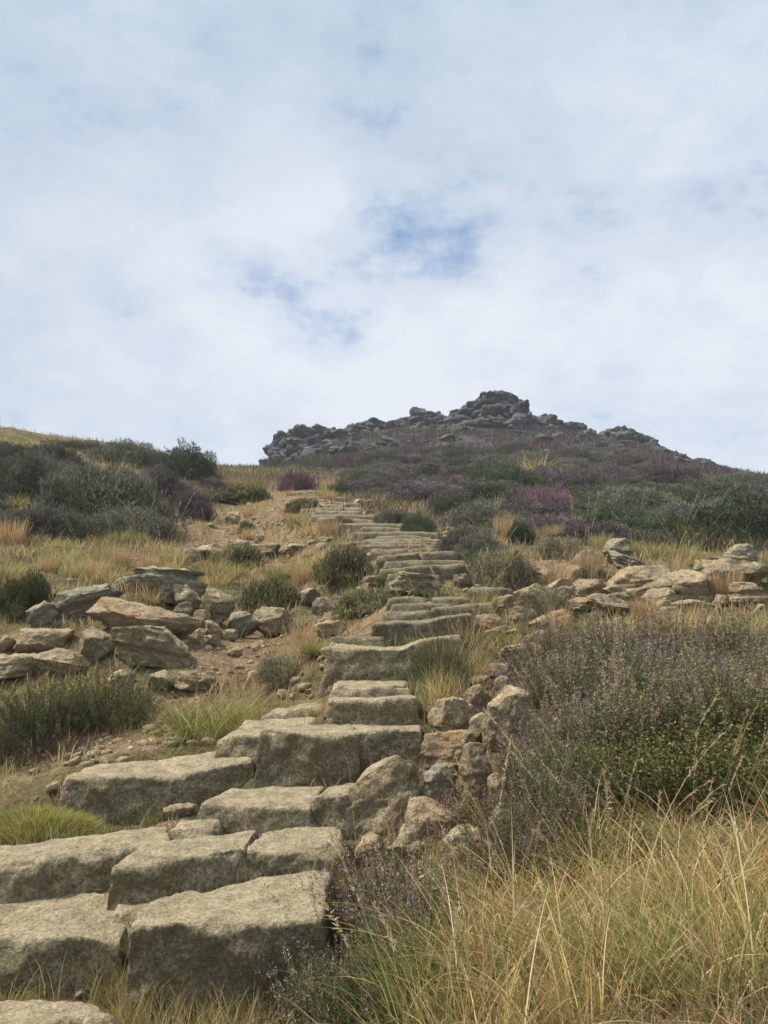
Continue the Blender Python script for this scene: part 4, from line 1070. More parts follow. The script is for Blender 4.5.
for i, a in enumerate([
 (346, 580, 54, 31, 'rush', 'round green rushy bush left of the steps in the middle distance', None),
 (272, 610, 60, 28, 'rush', 'green rush clump above the smooth tilted slab', None),
 (366, 614, 58, 22, 'rush', 'low mossy green cushion beside the humped boulder', None),
 (297, 490, 40, 22, 'pink', 'bright pink flowering heather at the foot of the left crag', None),
 (520, 544, 36, 22, 'dark', 'small dark round bush on the orange earth', None),
 (418, 536, 34, 20, 'dark', 'small dark bush at the right end of the square-edged step', None),
 (394, 528, 40, 22, 'green', 'olive bush beside the small dark bush above the steps', None),
 (449, 516, 44, 26, 'green', 'grey-green bush leaning over the path right of the olive bush', None),
 (548, 522, 60, 44, 'pink', 'dusky purple-flowered heather behind the orange earth bank', None),
 (505, 588, 56, 44, 'finep', 'brown heather right of the steps near the outcrop', None),
 (480, 566, 52, 32, 'green', 'grey-green heather above the brown one right of the steps', None),
 (455, 556, 40, 20, 'green', 'low green shrub at the right end of the thin long step', None),
 (470, 545, 50, 22, 'green', 'wispy green shrub just below the small orange earth patch', None),
 (340, 528, 34, 10, 'dark', 'low dark tuft on the left of the bend in the path', None),
 (340, 497, 30, 14, 'dark', 'small dark shrub at the head of the visible path', None),
 (278, 684, 42, 28, 'finep', 'small purple-flowering heather by the bright cream block', None),
 (545, 618, 54, 34, 'finep', 'brown heather in front of the rounded buff rock of the outcrop', None),
 (560, 560, 46, 26, 'finep', 'dark heather around the brown pitted rock', None),
 (300, 512, 36, 12, 'rush', 'thin olive shrub in the stones left of the path head', None),
 (255, 500, 30, 12, 'rush', 'dark green dwarf shrub in the tan grass below the notch', None),
 ]):
    px, by, w_, h_, k, lb, D = a
    bush(px, by, w_, h_, k, lb, MB, D, seed=i, name='rush_clump' if k == 'rush' else 'heather_bush', cat='rush clump' if k == 'rush' else 'heather bush')

# scattered heathers of the right hillside, between path and tor
rg = random.Random(11)
cnt = 0; tries = 0; placed = []
while cnt < 205 and tries < 6000:
    tries += 1
    px = rg.uniform(345, 850) if rg.random() < .9 else rg.uniform(-60, 220)
    D = math.exp(rg.uniform(math.log(10.5), math.log(64)))
    x, y, z = at(px, D)
    _, py = to_px(x, y, z); py = float(py)
    if px < 320 and (py > 520 or D > 22): continue
    if px > 320:
        lim = 362 + (D < 22) * (22 - D) * 13
        if px < lim: continue
        if float(earth_w(px, py)) > .45 and D < 25: continue
        if px > 640 and D > 38: continue
    s = rg.uniform(.45, 1.05) * (1 + D / 60)
    if any(math.hypot(x - a, y - b) < (s + c) * .52 for a, b, c in placed): continue
    if any(((x - u[0]) / (u[2] + s * .5)) ** 2 + ((y - u[1]) / (u[3] + s * .5)) ** 2 < 1 for u in USED): continue
    placed.append((x, y, s)); cnt += 1
    kind = rg.choices(['green', 'purple', 'dark', 'pink'], [5, 6, 1.6, .25])[0]
    me = rg.choice(DOME[kind]); o = link('heather_bush', me, loc=(x, y, z - .08))
    o.rotation_euler.z = rg.uniform(0, 6.28); h_ = s * rg.uniform(.55, .85)
    o.scale = (s, s * rg.uniform(.8, 1.1), h_)
    zone = ('near the bare earth' if D < 17 else 'in the middle band' if D < 32 else 'at the foot of the tor') + (' right of the path' if px < 560 else ' toward the right picture edge')
    if px < 320: zone = 'filling gaps on the left hillside'
    kn = {'green': 'grey-green', 'purple': 'purple-grey', 'dark': 'dark green', 'pink': 'pink-flushed'}[kind]
    tag(o, '%s heather bush %s' % (kn, zone), 'heather bush', '%s heather bushes %s' % (kn, zone))

# ---- near heathers with stems, foliage and flowers
FLW = [(.50,.32,.38), (.42,.28,.31), (.58,.38,.46), (.38,.27,.25)]
NEAR = {
 'flower': [heather_near(1 + i, 330, .40, .27, HP + HG, FLW, (.03, .08, .17)[i], 1.1) for i in range(3)],
 'green': [heather_near(11 + i, 380, .34, .30, HG, FLW, .0, 1.25, .62) for i in range(2)],
 'bloom': [heather_near(31, 70, .40, .27, HP, [(.55,.26,.50), (.48,.22,.42), (.62,.36,.56)], .85, 1.0)],
 'twiggy': [heather_near(21 + i, 210, .40, .24, [(.14,.09,.07), (.10,.075,.06), (.07,.075,.04)], FLW, .2, .8, .6) for i in range(2)],
}
def near_heather(px, D, rad, H, kind, label, group, dx=0, seed=0, z_off=0):
    x, y, z = at(px, D)
    fol, tw, fl = NEAR[kind][seed % len(NEAR[kind])]
    e = link('heather_bush', None, loc=(x, y, z + z_off)); e.rotation_euler.z = (px * .73 + seed) % 6.28
    bs = {'flower': (.27, .40), 'bloom': (.27, .40), 'green': (.30, .34), 'twiggy': (.24, .40)}[kind]
    e.scale = (rad / bs[0], rad / bs[0], H / bs[1])
    for nm, me in (('foliage', fol), ('stems', tw), ('flowers', fl)):
        if me is None: continue
        o = link(nm, me, e)
        if nm == 'flowers': o['kind'] = 'stuff'
    return tag(e, label, 'heather bush', group)
NH = 'flowering heathers of the right bank'
k = 0
for (px, D, rad, H, kd, lb) in [
 (560, 4.5, .34, .44, 'flower', 'heather clump rising behind the rock pile at the upper left of the right bank'),
 (620, 4.6, .36, .48, 'flower', 'heather clump below the long striped rock'),
 (680, 4.7, .36, .44, 'flower', 'heather clump below the layered rock'),
 (745, 4.6, .34, .38, 'flower', 'heather clump below the dome-shaped yellow rock'),
 (562, 4.0, .28, .34, 'flower', 'heather clump just right of the orange-brown block'),
 (590, 4.0, .34, .38, 'flower', 'tall reddish-brown heather clump in the middle of the right bank'),
 (650, 4.0, .34, .38, 'flower', 'heather clump with the brightest purple sprig'),
 (715, 4.0, .34, .36, 'flower', 'heather clump with pale lilac sprigs near the right edge'),
 (785, 4.1, .34, .36, 'flower', 'heather clump cut by the right picture edge'),
 (572, 3.5, .26, .34, 'flower', 'heather clump over the large egg-shaped rock'),
 (600, 3.5, .30, .36, 'flower', 'tangled heather clump in the heart of the right bank'),
 (655, 3.55, .32, .36, 'flower', 'heather clump directly above the reddened bilberry bush'),
 (725, 3.5, .32, .38, 'flower', 'heather clump above the bilberries near the right edge'),
 (548, 3.15, .22, .32, 'flower', 'dark heather clump beside the tall buff boulder'),
 (570, 3.0, .26, .34, 'green', 'green heather clump behind the tall straw grass'),
 (532, 4.65, .16, .16, 'twiggy', 'twiggy heather at the log-shaped stone'),
 (498, 2.95, .20, .24, 'twiggy', 'thin brown heather sprawling right of the low rounded boulder'),
 (515, 2.6, .20, .26, 'flower', 'small heather clump at the left end of the straw tussocks'),
 (545, 2.8, .18, .28, 'flower', 'narrow heather clump right of the low rounded boulder'),
 ]:
    k += 1; near_heather(px, D, rad, H, kd, lb, NH, seed=k)
for (px, D, rad, H, lb) in [
 (506, 4.15, .08, .30, 'vivid purple heather sprigs beside the orange-brown block'),
 (655, 4.15, .09, .44, 'vivid purple heather sprigs standing up in the middle of the right bank'),
 (722, 3.85, .10, .42, 'bright lilac heather sprigs near the right picture edge'),
 (519, 3.45, .07, .30, 'purple heather sprigs in front of the large egg-shaped rock'),
 (556, 4.9, .07, .36, 'purple heather sprigs at the upper left of the right bank'),
 (396, 2.34, .05, .26, 'single mauve-flowered sprigs low beside the lowest step')]:
    k += 1; near_heather(px, D, rad, H, 'bloom', lb, 'brightly flowering heather sprigs', seed=k)
FH = 'heathers at the lower right of the steps'
for (px, D, rad, H, kd, lb) in [
 (352, 2.48, .24, .36, 'twiggy', 'brown twiggy heather hanging over the right end of the lowest block'),
 (392, 2.66, .22, .30, 'twiggy', 'bare-stemmed heather in front of the big pale slab'),
 (345, 2.15, .20, .30, 'flower', 'dark heather at the bottom corner of the square-fronted block'),
 (415, 2.42, .22, .34, 'flower', 'heather with one bright mauve sprig below the big pale slab'),
 (395, 2.1, .22, .28, 'green', 'low green heather at the bottom under the mauve sprig'),
 ]:
    k += 1; near_heather(px, D, rad, H, kd, lb, FH, seed=k)
for (px, D, rad, H, kd, lb) in [
 (48, 4.75, .36, .42, 'green', 'left half of the dark green heather below the rock bank'),
 (108, 4.85, .33, .44, 'green', 'right half of the dark green heather below the rock bank'),
 (20, 4.5, .22, .24, 'green', 'straggling low heather at the left edge below the dark green pair'),
 (55, 4.35, .20, .18, 'twiggy', 'low brown-tipped heath under the dark green pair'),
 ]:
    k += 1; near_heather(px, D, rad, H, kd, lb, 'dark heathers of the left verge', seed=k)
near_heather(440, 4.55, .17, .32, 'green', 'dark heather growing against the right end of the wide grey step', MB, seed=40)
near_heather(455, 4.95, .17, .24, 'twiggy', 'brown heather under the dry stems right of the sagging step', MB, seed=41)
near_heather(396, 3.62, .13, .10, 'twiggy', 'patch of dry dead heather at the foot of the recessed block', MB, seed=42)
near_heather(157, 6.3, .17, .22, 'twiggy', 'grey dead heather sprawling over the capping slab of the left bank', MB, seed=43)

# ---- bilberry
def bilberry_mesh(seed, n, H, rad):
    rs = np.random.RandomState(seed)
    a = rs.uniform(0, 2 * np.pi, n); r0 = np.sqrt(rs.uniform(0, 1, n))
    base = np.stack([np.cos(a) * r0 * rad * .8, np.sin(a) * r0 * rad * .8, np.full(n, -.02)], -1)
    out_ = np.stack([np.cos(a), np.sin(a)], -1)
    L = H * rs.uniform(.5, 1.05, n); segs = 4
    V, T, Q, k, tips = ribbons(base, out_, L, np.full(n, .003), rs.uniform(0, .3, n), rs.uniform(0, .45, n) * r0, segs, rs)
    tw = mesh_np('stems', V, tris=T, quads=Q, col=np.repeat(pal(rs, n, [(.12,.12,.05), (.14,.08,.05)]), k, 0), mat=MAT['twig'], smooth_=False)
    P_ = V.reshape(n, k, 3); sp = np.concatenate([(P_[:, 0:2 * segs:2] + P_[:, 1:2 * segs:2]) / 2, P_[:, -1:]], 1)
    lv = 17; u = rs.uniform(.3, 1., (n, lv)); idx = np.clip(u * segs, 0, segs - 1e-3); j = idx.astype(int); fr = (idx - j)[..., None]; ii = np.arange(n)[:, None]
    c = (sp[ii, j] * (1 - fr) + sp[ii, j + 1] * fr).reshape(-1, 3); m = len(c)
    d = rs.normal(0, 1, (m, 3)); d[:, 2] = np.abs(d[:, 2]) * .6 + .2; d /= np.linalg.norm(d, axis=1, keepdims=True)
    s = np.cross(d, rs.normal(0, .5, (m, 3)) + np.array([0, 0, 1.])); s /= np.linalg.norm(s, axis=1, keepdims=True)
    l = rs.uniform(.008, .017, m)[:, None]; w_ = l * .33
    c0 = c + d * .003
    V = np.stack([c0, c0 + d * l * .35 + s * w_, c0 + d * l * .75 + s * w_ * .75, c0 + d * l, c0 + d * l * .75 - s * w_ * .75, c0 + d * l * .35 - s * w_], 1)
    o = (np.arange(m) * 6)[:, None, None]
    Q = (o + np.array([[0, 1, 2, 3], [0, 3, 4, 5]])[None]).reshape(-1, 4)
    top = (u.ravel() > .82)
    g = pal(rs, m, [(.11,.13,.045), (.15,.175,.06), (.075,.10,.04), (.22,.21,.09), (.16,.12,.06)]); r_ = pal(rs, m, [(.24,.10,.07), (.28,.17,.09), (.26,.24,.10), (.16,.18,.06)])
    cc = np.where((top & np.repeat(rs.uniform(0, 1, n) < .3, lv) & (rs.uniform(0, 1, m) < .7))[:, None], r_, g)
    fo = mesh_np('leaves', V.reshape(-1, 3), quads=Q, col=np.repeat(cc, 6, 0), mat=MAT['leaf'], smooth_=False)
    return tw, fo
BIL = [bilberry_mesh(5, 260, .30, .25), bilberry_mesh(6, 240, .28, .25)]
for i, (px, D, s, h, lb) in enumerate([
 (665, 3.2, 1., .9, 'bilberry bush with reddened top leaves under the brightest heather'),
 (775, 3.35, 1.1, 1.1, 'bilberry bush cut by the right picture edge'),
 (690, 2.9, 1., .95, 'dark bilberry bush close behind the tall straw grass'),
 (755, 2.85, 1., 1.0, 'yellow-tinged bilberry bush behind the grass at the right edge'),
 (625, 2.95, .8, .85, 'small bilberry bush at the left end of the patch'),
 (605, 2.55, .6, .6, 'little bilberry bush half lost in the straw grass')]):
    x, y, z = at(px, D); e = link('bilberry_bush', None, loc=(x, y, z)); e.rotation_euler.z = px; e.scale = (s, s, h)
    tw, fo = BIL[i % 2]; link('stems', tw, e); link('leaves', fo, e)
    tag(e, lb, 'bilberry bush', 'bilberry bushes of the right bank')

def in_rocks(x, y, grow=1.0):
    ins = np.zeros(len(x), bool)
    for (cx, cy, rx, ry) in USED:
        ins |= ((x - cx) / (rx * grow)) ** 2 + ((y - cy) / (ry * grow)) ** 2 < 1
    return ins

# ---- tussocks
TUS = {
 'straw': [tussock_mesh('grass_tussock', 100 + i, 245, (.12, .50), .0046, 1., STRAW, [4, 3.5, 2.2, 4, 4, 3], (.15, 1.1), (0, .85), 7) for i in range(4)],
 'green': [tussock_mesh('grass_tussock', 110 + i, 420, (.20, .40), .0045, 1., GREENG + STRAW[:2], [3, 3, 3, 2, 1, 1], (.1, .8), (0, .6), 6) for i in range(2)],
 'ball': [tussock_mesh('grass_tussock', 120 + i, 1500, (.20, .34), .004, 1.15, GREENG + YELLOW, [3, 4, 3, 2, 3, 2, 1, 2], (.3, 1.1), (0, 1.0), 6, drad=.14) for i in range(2)],
 'orange': [tussock_mesh('grass_tussock', 130 + i, 420, (.20, .45), .006, .7, ORANGE, None, (.05, .5), (0, .5), 4) for i in range(2)],
 'yellow': [tussock_mesh('grass_tussock', 140 + i, 520, (.18, .40), .006, 1., YELLOW, None, (.1, .7), (0, .6), 4) for i in range(2)],
}
SEED = [seedhead_mesh('seed_stalks', 200 + i, (5, 9, 12)[i], (.35, .95)) for i in range(3)]
def tussock(px, D, s, h, kind, label, group, seeds=False, seed=0, lean=0):
    x, y, z = at(px, D)
    e = link('grass_tussock', None, loc=(x, y, z)); e.rotation_euler = (0, lean, (px * 1.31 + seed * 2.1) % 6.28); e.scale = (s, s, h)
    link('blades', TUS[kind][seed % len(TUS[kind])], e)['kind'] = 'stuff'
    if seeds:
        o = link('seed_stalks', SEED[seed % 3], e); o['kind'] = 'stuff'
    return tag(e, label, 'grass tussock', group)
rg = random.Random(3)
ST = 'straw-coloured tussocks of the lower right bank'
k = 0
rows = [(1.62, 455, 800, 8), (1.9, 445, 800, 7), (2.2, 470, 805, 7), (2.5, 490, 800, 4)]
rown = ['along the bottom picture edge', 'just above the bottom picture edge', 'in the middle of the grassy bank', 'toward the back of the grassy bank', 'at the back against the heather and bilberry']
for ri, (D, a, b, n) in enumerate(rows):
    for i in range(n):
        px = a + (b - a) * (i + rg.uniform(-.25, .25)) / max(1, n - 1)
        third = 'left' if px < 500 else 'middle' if px < 640 else 'right'
        k += 1
        kd = 'straw' if rg.random() < .86 else 'green'
        tussock(px, D * rg.uniform(.95, 1.05), rg.uniform(.7, 1.1), rg.uniform(.45, .98) * (1 - .12 * (ri > 1)), kd,
                '%s tussock %s, %s part' % ('straw' if kd == 'straw' else 'greener', rown[ri], third), ST + (', %s part, %s' % (third, rown[ri])), seeds=(rg.random() < .38), seed=k)
for (px, D, s, h, kd, lb) in [
 (210, 4.65, 1.55, 1.35, 'ball', 'round green-gold tussock on the bare earth above the scree'),
 (317, 5.2, .6, .45, 'ball', 'small green turf tuft left of the pale resting slab'),
 (294, 5.75, .75, .65, 'orange', 'rusty orange grass tuft above the small purple heather'),
 (303, 6.4, .7, .7, 'orange', 'sandy grass tuft above the rusty orange one'),
 (583, 7.3, .9, 1.15, 'orange', 'tall orange-pink grass tuft behind the brown pitted rock'),
 (560, 7.0, .8, .8, 'orange', 'shorter orange grass tuft left of the tall one'),
 (545, 5.3, .6, .6, 'orange', 'sandy grass tuft spilling down beside the log-shaped stone'),
 (560, 5.6, .6, .7, 'orange', 'sandy grass tuft above the log-shaped stone near the pale rock'),
 (512, 5.05, .5, .6, 'straw', 'arching straw tuft over the log-shaped stone'),
 (452, 4.7, .8, .85, 'straw', 'arching dry stems between the steps and the rock pile'),
 (470, 4.6, .5, .7, 'straw', 'dry grass behind the small brown wedge'),
 (470, 5.3, .9, .8, 'straw', 'dry grass arching over the wide step with the tall leaning front'),
 (440, 4.25, .5, .7, 'straw', 'sparse straw stems against the rounded pitted boulder'),
 (112, 2.52, .42, .34, 'green', 'green grass tuft in the gap between the two lowest blocks'),
 (128, 2.42, .4, .30, 'straw', 'dry grass tuft leaning on the square-fronted block'),
 (10, 2.42, .4, .22, 'green', 'short green grass under the lowest left slab'),
 (230, 2.36, .4, .25, 'straw', 'wispy dry grass at the foot of the square-fronted block'),
 (95, 8.6, 1.0, .8, 'orange', 'tan grass stand behind the capping slab of the left bank'),
 (75, 8.4, .9, .8, 'yellow', 'yellow-green arching grass left of the tan stand'),
 (55, 8.9, .9, .8, 'yellow', 'yellow-green grass stand right of the dark green edge bush'),
 (8, 8.4, 1.1, .9, 'yellow', 'golden grass tuft at the left edge above the dark green bush'),
 (120, 9.2, .9, .8, 'orange', 'reddish tan grass below the spreading heather'),
 (150, 9.2, .8, .7, 'orange', 'tan grass above the large capping slab'),
 (170, 10, 1.2, .9, 'yellow', 'bright yellow-green tuft above the dark shadowed rock'),
 (524, 30, 3.2, 3.6, 'straw', 'tall pale grass stand below the summit, left stems'),
 (538, 31, 3.4, 4.0, 'straw', 'tall pale grass stand below the summit, right stems'),
 (620, 9.0, 1.2, .8, 'green', 'fresh green grass behind the grey sloping slab'),
 (650, 8.6, 1.2, .8, 'green', 'fresh green grass behind the long striped rock'),
 (680, 8.8, 1.2, .8, 'green', 'green grass behind the layered rock'),
 (740, 5.3, 1.0, .7, 'yellow', 'yellow dry grass around the dome-shaped rock'),
 (765, 5.4, 1.0, .8, 'yellow', 'yellow dry grass at the right edge below the outcrop'),
 ]:
    k += 1; tussock(px, D, s, h, kd, lb, 'single grass tufts among the rocks', seeds=kd in ('straw', 'orange') and 3 < D < 20, seed=k)

rg = random.Random(21)
n_ = 0
while n_ < 110:
    if rg.random() < .75: px, D = rg.uniform(-30, 330), math.exp(rg.uniform(math.log(6.8), math.log(26)))
    else: px, D = rg.uniform(480, 800), math.exp(rg.uniform(math.log(5.2), math.log(15)))
    x, y, z = at(px, D)
    if in_rocks(np.array([x]), np.array([y]), 1.1)[0] or (float(earth_w(*[float(v_) for v_ in to_px(x, y, z)])) > .45 and rg.random() < .75): continue
    n_ += 1; kd = rg.choice(['orange', 'yellow', 'straw', 'orange', 'straw', 'green']); sz = rg.uniform(.45, 1.05) * (1 + D / 40)
    zone = ('left slope above the rock bank' if D < 12 else 'left hillside under the skyline') if px < 340 else 'right slope round the outcrop'
    cn = {'orange': 'orange-tan', 'yellow': 'yellow-green', 'straw': 'pale straw', 'green': 'green'}[kd]
    tussock(px, D, sz, sz * rg.uniform(.6, 1.0), kd, '%s grass tuft on the %s' % (cn, zone), '%s grass tufts on the %s' % (cn, zone), seeds=rg.random() < .3, seed=n_)

rg = random.Random(31)
for q, poly in enumerate(SLABS):
    D = poly[:, 1].mean()
    if D > 9: continue
    nf = len(poly) // 2; fr_ = poly[:nf]
    for t in range(2 if D < 5 else 1):
        u = rg.random() * (nf - 1); i = min(int(u), nf - 2); p_ = fr_[i] + (fr_[i + 1] - fr_[i]) * (u - i)
        x, y = p_[0], p_[1] - .05 - rg.random() * .03
        e = link('grass_tussock', None, loc=(x, y, gz(x, y))); sz = rg.uniform(.16, .34); e.scale = (sz, sz, sz * rg.uniform(.6, 1)); e.rotation_euler.z = rg.uniform(0, 6)
        kd = rg.choice(['green', 'straw', 'green']); link('blades', rg.choice(TUS[kd]), e)['kind'] = 'stuff'
        tag(e, 'small %s grass tuft rooted in a joint at the foot of a step' % ('green' if kd == 'green' else 'dry'), 'grass tussock', '%s tufts in the joints of the steps' % ('green' if kd == 'green' else 'dry'))

# ---- yellow turf mound lower left
def turf_mound():
    x, y, z = at(36, 3.5); z += .05
    rs = np.random.RandomState(8); n = 9000
    a = rs.uniform(0, 2 * np.pi, n); r0 = np.sqrt(rs.uniform(0, 1, n))
    bx = np.cos(a) * r0 * .30; by = np.sin(a) * r0 * .20
    bz = .10 * (1 - r0 ** 3) + .012 * fbm(xy3(bx, by, 14), 3, 2)
    out_ = np.stack([np.cos(a), np.sin(a)], -1)
    V, T, Q, kk, _ = ribbons(np.stack([bx, by, bz - .02], -1), out_, rs.uniform(.04, .085, n), np.full(n, .0028), rs.uniform(.3, 1.1, n), rs.uniform(0, .7, n) + r0 ** 4 * .9, 3, rs)
    c = pal(rs, n, [(.50,.43,.14), (.36,.35,.10), (.58,.50,.22), (.20,.22,.06)], [4, 4, 2, 2])
    e = link('turf_mound', None, loc=(x, y, z)); 
    b = link('blades', mesh_np('blades', V, tris=T, quads=Q, col=np.repeat(c, kk, 0), mat=MAT['grass'], smooth_=False), e); b['kind'] = 'stuff'
    # peat body under the turf
    p, F = rock_np((.30, .20, .13), 77, 4, 3, 3., 0, .10)
    p[:, 2] -= .055
    m = link('peat_body', mesh_np('peat_body', p, tris=F, mat=MAT['peat']), e)
    # hanging dead roots at the front
    n = 900; a = rs.uniform(np.pi, 2 * np.pi, n)
    bx = np.cos(a) * .30; by = np.sin(a) * .20; bz = rs.uniform(-.05, .07, n)
    V, T, Q, kk, _ = ribbons(np.stack([bx, by, bz], -1), np.stack([np.cos(a), np.sin(a)], -1), rs.uniform(.04, .10, n), np.full(n, .002), rs.uniform(.4, 1.0, n), rs.uniform(.9, 1.6, n), 3, rs)
    link('roots', mesh_np('roots', V, tris=T, quads=Q, col=np.repeat(pal(rs, n, [(.09,.07,.05), (.16,.13,.10), (.05,.04,.03)]), kk, 0), mat=MAT['twig'], smooth_=False), e)['kind'] = 'stuff'
    tag(e, 'yellow-green turf mound with ragged dark roots at the left edge', 'turf mound')
m_, nt_p, o_p = newmat('peat'); bb = N(nt_p, 'ShaderNodeBsdfPrincipled'); bb.inputs['Roughness'].default_value = 1
tcp = N(nt_p, 'ShaderNodeTexCoord'); nt_p.links.new(ramp(nt_p, noise(nt_p, tcp.outputs['Object'], 20, 6, .7), [(.35, (.025, .018, .012)), (.65, (.09, .065, .045))]), bb.inputs['Base Color']); nt_p.links.new(bb.outputs[0], o_p.inputs[0])
MAT['peat'] = m_
turf_mound()

# ------------------------------------------------------------------ ground cover nobody could count
def inside_any(x, y):
    ins = np.zeros(len(x), bool)
    for poly in SLABS:
        c = poly.mean(0); q = c + (poly - c) * 1.06
        inn = np.zeros(len(x), bool); j = len(q) - 1
        for i in range(len(q)):
            xi, yi = q[i]; xj, yj = q[j]
            cond = ((yi > y) != (yj > y)) & (x < (xj - xi) * (y - yi) / (yj - yi + 1e-12) + xi)
            inn ^= cond; j = i
        ins |= inn
    return ins
def cover(name, seed, n, D0, D1, az0, az1, dens, colors, Lr, W, label, wpx=.9, droop=(.1, .8), lean=(0, .7), segs=2, maxh=None, mat='grass', cat='grass'):
    rs = np.random.RandomState(seed)
    az = R(az0) + rs.uniform(0, 1, n) * R(az1 - az0)
    r = np.exp(rs.uniform(math.log(D0), math.log(D1), n))
    x = r * np.sin(az); y = r * np.cos(az); z = ground(x, y)
    px, py = to_px(x, y, z)
    d = dens(px, py, x, y, r)
    keep = rs.uniform(0, 1, n) < d
    x, y, z, r, px, py = [q[keep] for q in (x, y, z, r, px, py)]
    keep = ~inside_any(x, y) & ~in_rocks(x, y, .85)
    x, y, z, r, px, py = [q[keep] for q in (x, y, z, r, px, py)]
    m = len(x)
    a = rs.uniform(0, 2 * np.pi, m)
    L = rs.uniform(Lr[0], Lr[1], m) * (.75 + .35 * np.clip(r / 20, 0, 1)) * (1 + .35 * fbm(xy3(x, y, 1.1), seed, 2))
    Wd = np.maximum(W, r * wpx * (1 - .35 * np.clip((r - 10) / 12, 0, 1)) / FPX) * rs.uniform(.6, 1.3, m)
    V, T, Q, kk, _ = ribbons(np.stack([x, y, z - .01], -1), np.stack([np.cos(a), np.sin(a)], -1), np.maximum(L, Wd * 1.5), Wd, rs.uniform(*droop, m), rs.uniform(*lean, m), segs, rs)
    c = colors(rs, px, py, x, y, r, m)
    o = link(name, mesh_np(name, V, tris=T, quads=Q, col=np.repeat(c, kk, 0), mat=MAT[mat], smooth_=False))
    return tag(o, label, cat, kind='stuff')

def d_grass(px, py, x, y, r):
    e = earth_w(px, py)
    nz = fbm(xy3(x, y, 1.7), 51, 3)
    d = np.clip(.45 + 1.5 * nz, .16, 1) * np.clip(1.15 - e * 1.15, .06, 1)
    path = (px > 150) & (px < 480) & (py > 600)
    d = np.where(path, d * .45, d)
    return d
def c_grass(rs, px, py, x, y, r, m):
    nz = fbm(xy3(x, y, .9), 71, 3) + rs.normal(0, .25, m)
    tan = pal(rs, m, [(.50,.35,.19), (.66,.53,.33), (.42,.26,.13), (.54,.43,.24), (.28,.20,.12), (.34,.27,.17)])
    gr = pal(rs, m, [(.15,.185,.07), (.22,.235,.10), (.36,.33,.17)])
    yl = pal(rs, m, [(.50,.44,.16), (.38,.37,.13)])
    nz = nz - .34 * (px < 340)
    c = np.where((nz > .25)[:, None], gr, tan); c = np.where(((nz < -1.0))[:, None], yl, c)
    c = c * (1 + .3 * np.clip(fbm(xy3(x, y, 2.4), 76, 3), -1, 1))[:, None]
    return c
cover('dry_grass', 1, 150000, 2.0, 48, -36, 4, d_grass, c_grass, (.05, .24), .0030, 'short tan and green grass covering the left slope and path verges', segs=3)
def d_right(px, py, x, y, r):
    return np.clip(.55 + .8 * fbm(xy3(x, y, 1.5), 52, 3), 0, 1) * np.clip(1.1 - earth_w(px, py) * 1.1, .05, 1) * (px > 395)
cover('rough_grass', 2, 70000, 1.35, 30, 0, 36, d_right, c_grass, (.06, .20), .0028, 'rough mixed grass between the plants of the right bank', segs=3)
def d_heath(px, py, x, y, r):
    return np.clip(.8 + .6 * fbm(xy3(x, y, .5), 53, 3), 0, 1) * np.clip(1.1 - earth_w(px, py) * 1.2, 0, 1) * ((px > 300 + np.clip(16 - r, 0, 8) * 25) | (r > 24))
def c_heath(rs, px, py, x, y, r, m):
    nz = fbm(xy3(x, y, .22), 73, 5, .62) + rs.normal(0, .13, m)
    pu = pal(rs, m, [(.175,.125,.13), (.12,.09,.09), (.21,.155,.15), (.28,.20,.14)], None, .3)
    gr = pal(rs, m, [(.12,.13,.085), (.15,.155,.10), (.085,.095,.065)], None, .25)
    ta = pal(rs, m, [(.24,.19,.11), (.20,.17,.09)])
    dk = (1 + .6 * np.clip(fbm(xy3(x, y, .5), 75, 4, .6), -1, 1))[:, None]; pu = pu * dk; gr = gr * dk
    right = np.clip((px - 520) / 160, 0, 1) * .35
    c = np.where((nz + right > .22)[:, None], gr, pu); c = np.where((nz < -.75)[:, None], ta, c)
    left = (px < 265) | ((r < 48) & (rs.uniform(0, 1, m) < .16))
    return np.where(left[:, None], ta, c)
cover('heather_cover', 3, 150000, 11, 99, -15, 34, d_heath, c_heath, (.10, .26), .004, 'low heather blanketing the hillside below the tor', wpx=1.1, droop=(0, .5), lean=(0, .6), segs=2, mat='leaf', cat='heather')

def c_litter(rs, px, py, x, y, r, m):
    return pal(rs, m, [(.50,.40,.24), (.32,.22,.12), (.20,.14,.09), (.62,.52,.34)])
def d_litter(px, py, x, y, r):
    return np.clip(.35 + .6 * earth_w(px, py) + .5 * fbm(xy3(x, y, 3), 61, 2), 0, 1) * (px < 620)
cover('plant_litter', 7, 42000, 2.0, 12, -32, 14, d_litter, c_litter, (.02, .09), .002, 'dead straw and twig litter lying on the bare earth', droop=(0, .5), lean=(1.1, 1.5), segs=2, cat='litter')

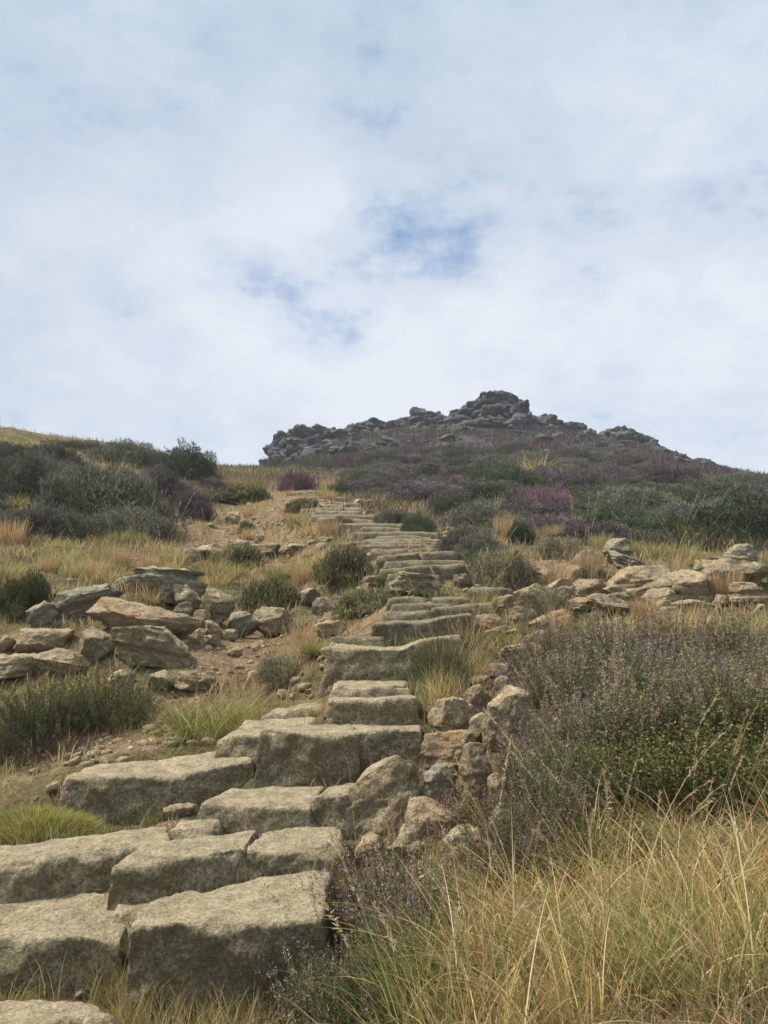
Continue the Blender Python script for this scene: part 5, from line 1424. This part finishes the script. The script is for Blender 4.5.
def gravel():
    rs = np.random.RandomState(4); n = 30000
    az = R(-30) + rs.uniform(0, 1, n) * R(45); r = np.exp(rs.uniform(math.log(2.1), math.log(26), n))
    x = r * np.sin(az); y = r * np.cos(az); z = ground(x, y); px, py = to_px(x, y, z)
    k = (rs.uniform(0, 1, n) < np.clip(earth_w(px, py) * .8 + .5 * fbm(xy3(x, y, 2.2), 62, 2) - .1, 0, 1)) & ~inside_any(x, y)
    x, y, z, r = x[k], y[k], z[k], r[k]; m = len(x)
    V, F = ico(1); nv = len(V)
    s = np.maximum(rs.gamma(2., .004, m) + .003, r * .0012)
    D = rs.uniform(.6, 1.3, (m, nv, 1)); P_ = V[None] * D * s[:, None, None] * np.stack([rs.uniform(.8, 1.4, m), rs.uniform(.6, 1.1, m), rs.uniform(.4, .8, m)], -1)[:, None]
    a = rs.uniform(0, 6.28, m); c, q = np.cos(a)[:, None], np.sin(a)[:, None]
    X = P_[..., 0] * c - P_[..., 1] * q; Y = P_[..., 0] * q + P_[..., 1] * c
    P_ = np.stack([X + x[:, None], Y + y[:, None], P_[..., 2] + z[:, None]], -1)
    T = (np.arange(m) * nv)[:, None, None] + F[None]
    col = pal(rs, m, [(.42,.33,.22), (.30,.23,.15), (.52,.44,.32), (.36,.22,.12)])
    o = link('gravel', mesh_np('gravel', P_.reshape(-1, 3), tris=T.reshape(-1, 3), col=np.repeat(col, nv, 0), mat=MAT['twig'], smooth_=False))
    tag(o, 'loose gravel and stone chips on the bare earth', 'gravel', kind='stuff')
gravel()
def d_thatch(px, py, x, y, r):
    return (px > 400) * np.clip(.8 + .6 * fbm(xy3(x, y, 3.), 64, 2), 0, 1)
def c_thatch(rs, px, py, x, y, r, m):
    return pal(rs, m, [(.38,.27,.15), (.22,.15,.09), (.56,.44,.26), (.30,.17,.09), (.14,.13,.06)])
cover('grass_thatch', 12, 26000, 1.35, 3.3, 2, 34, d_thatch, c_thatch, (.10, .26), .003, 'matted dead thatch under the tussocks of the lower right bank', droop=(.2, 1.2), lean=(.6, 1.4), segs=4)
def d_far(px, py, x, y, r):
    return np.clip(.5 + 1.3 * fbm(xy3(x, y, .35), 54, 4, .6), 0, 1) * (px > 262)
def c_far(rs, px, py, x, y, r, m):
    k = fbm(xy3(x, y, .18), 78, 4, .6)
    a = pal(rs, m, [(.15,.10,.115), (.11,.08,.09), (.19,.13,.13)], None, .25); b = pal(rs, m, [(.13,.135,.08), (.10,.105,.065)], None, .25)
    return np.where((k > .3)[:, None], b, a)
cover('tall_heather', 9, 42000, 50, 98, -10, 30, d_far, c_far, (.35, .75), .05, 'shaggy brown-purple heather on the steep slope under the tor', wpx=1.6, droop=(0, .5), lean=(0, .8), segs=2, mat='leaf', cat='heather')

# ---- thin air between the viewer and the tor
def haze():
    V = np.array([(x, y, z) for z in (-112., 34.) for y in (-3300., 3300.) for x in (-3300., 3300.)])
    Q = np.array([(0, 2, 3, 1), (4, 5, 7, 6), (0, 1, 5, 4), (2, 6, 7, 3), (0, 4, 6, 2), (1, 3, 7, 5)])
    m, nt, o = newmat('haze')
    v = N(nt, 'ShaderNodeVolumePrincipled'); v.inputs['Color'].default_value = (.86, .91, 1, 1); v.inputs['Density'].default_value = .0008
    nt.links.new(v.outputs[0], o.inputs['Volume'])
    ob = link('haze', mesh_np('haze', V, quads=Q, mat=m, smooth_=False)); tag(ob, 'thin pale air over the whole hillside', 'haze', kind='stuff')
haze()
# sky dome colours come from the world; mark nothing else
print('objects', len(bpy.data.objects))
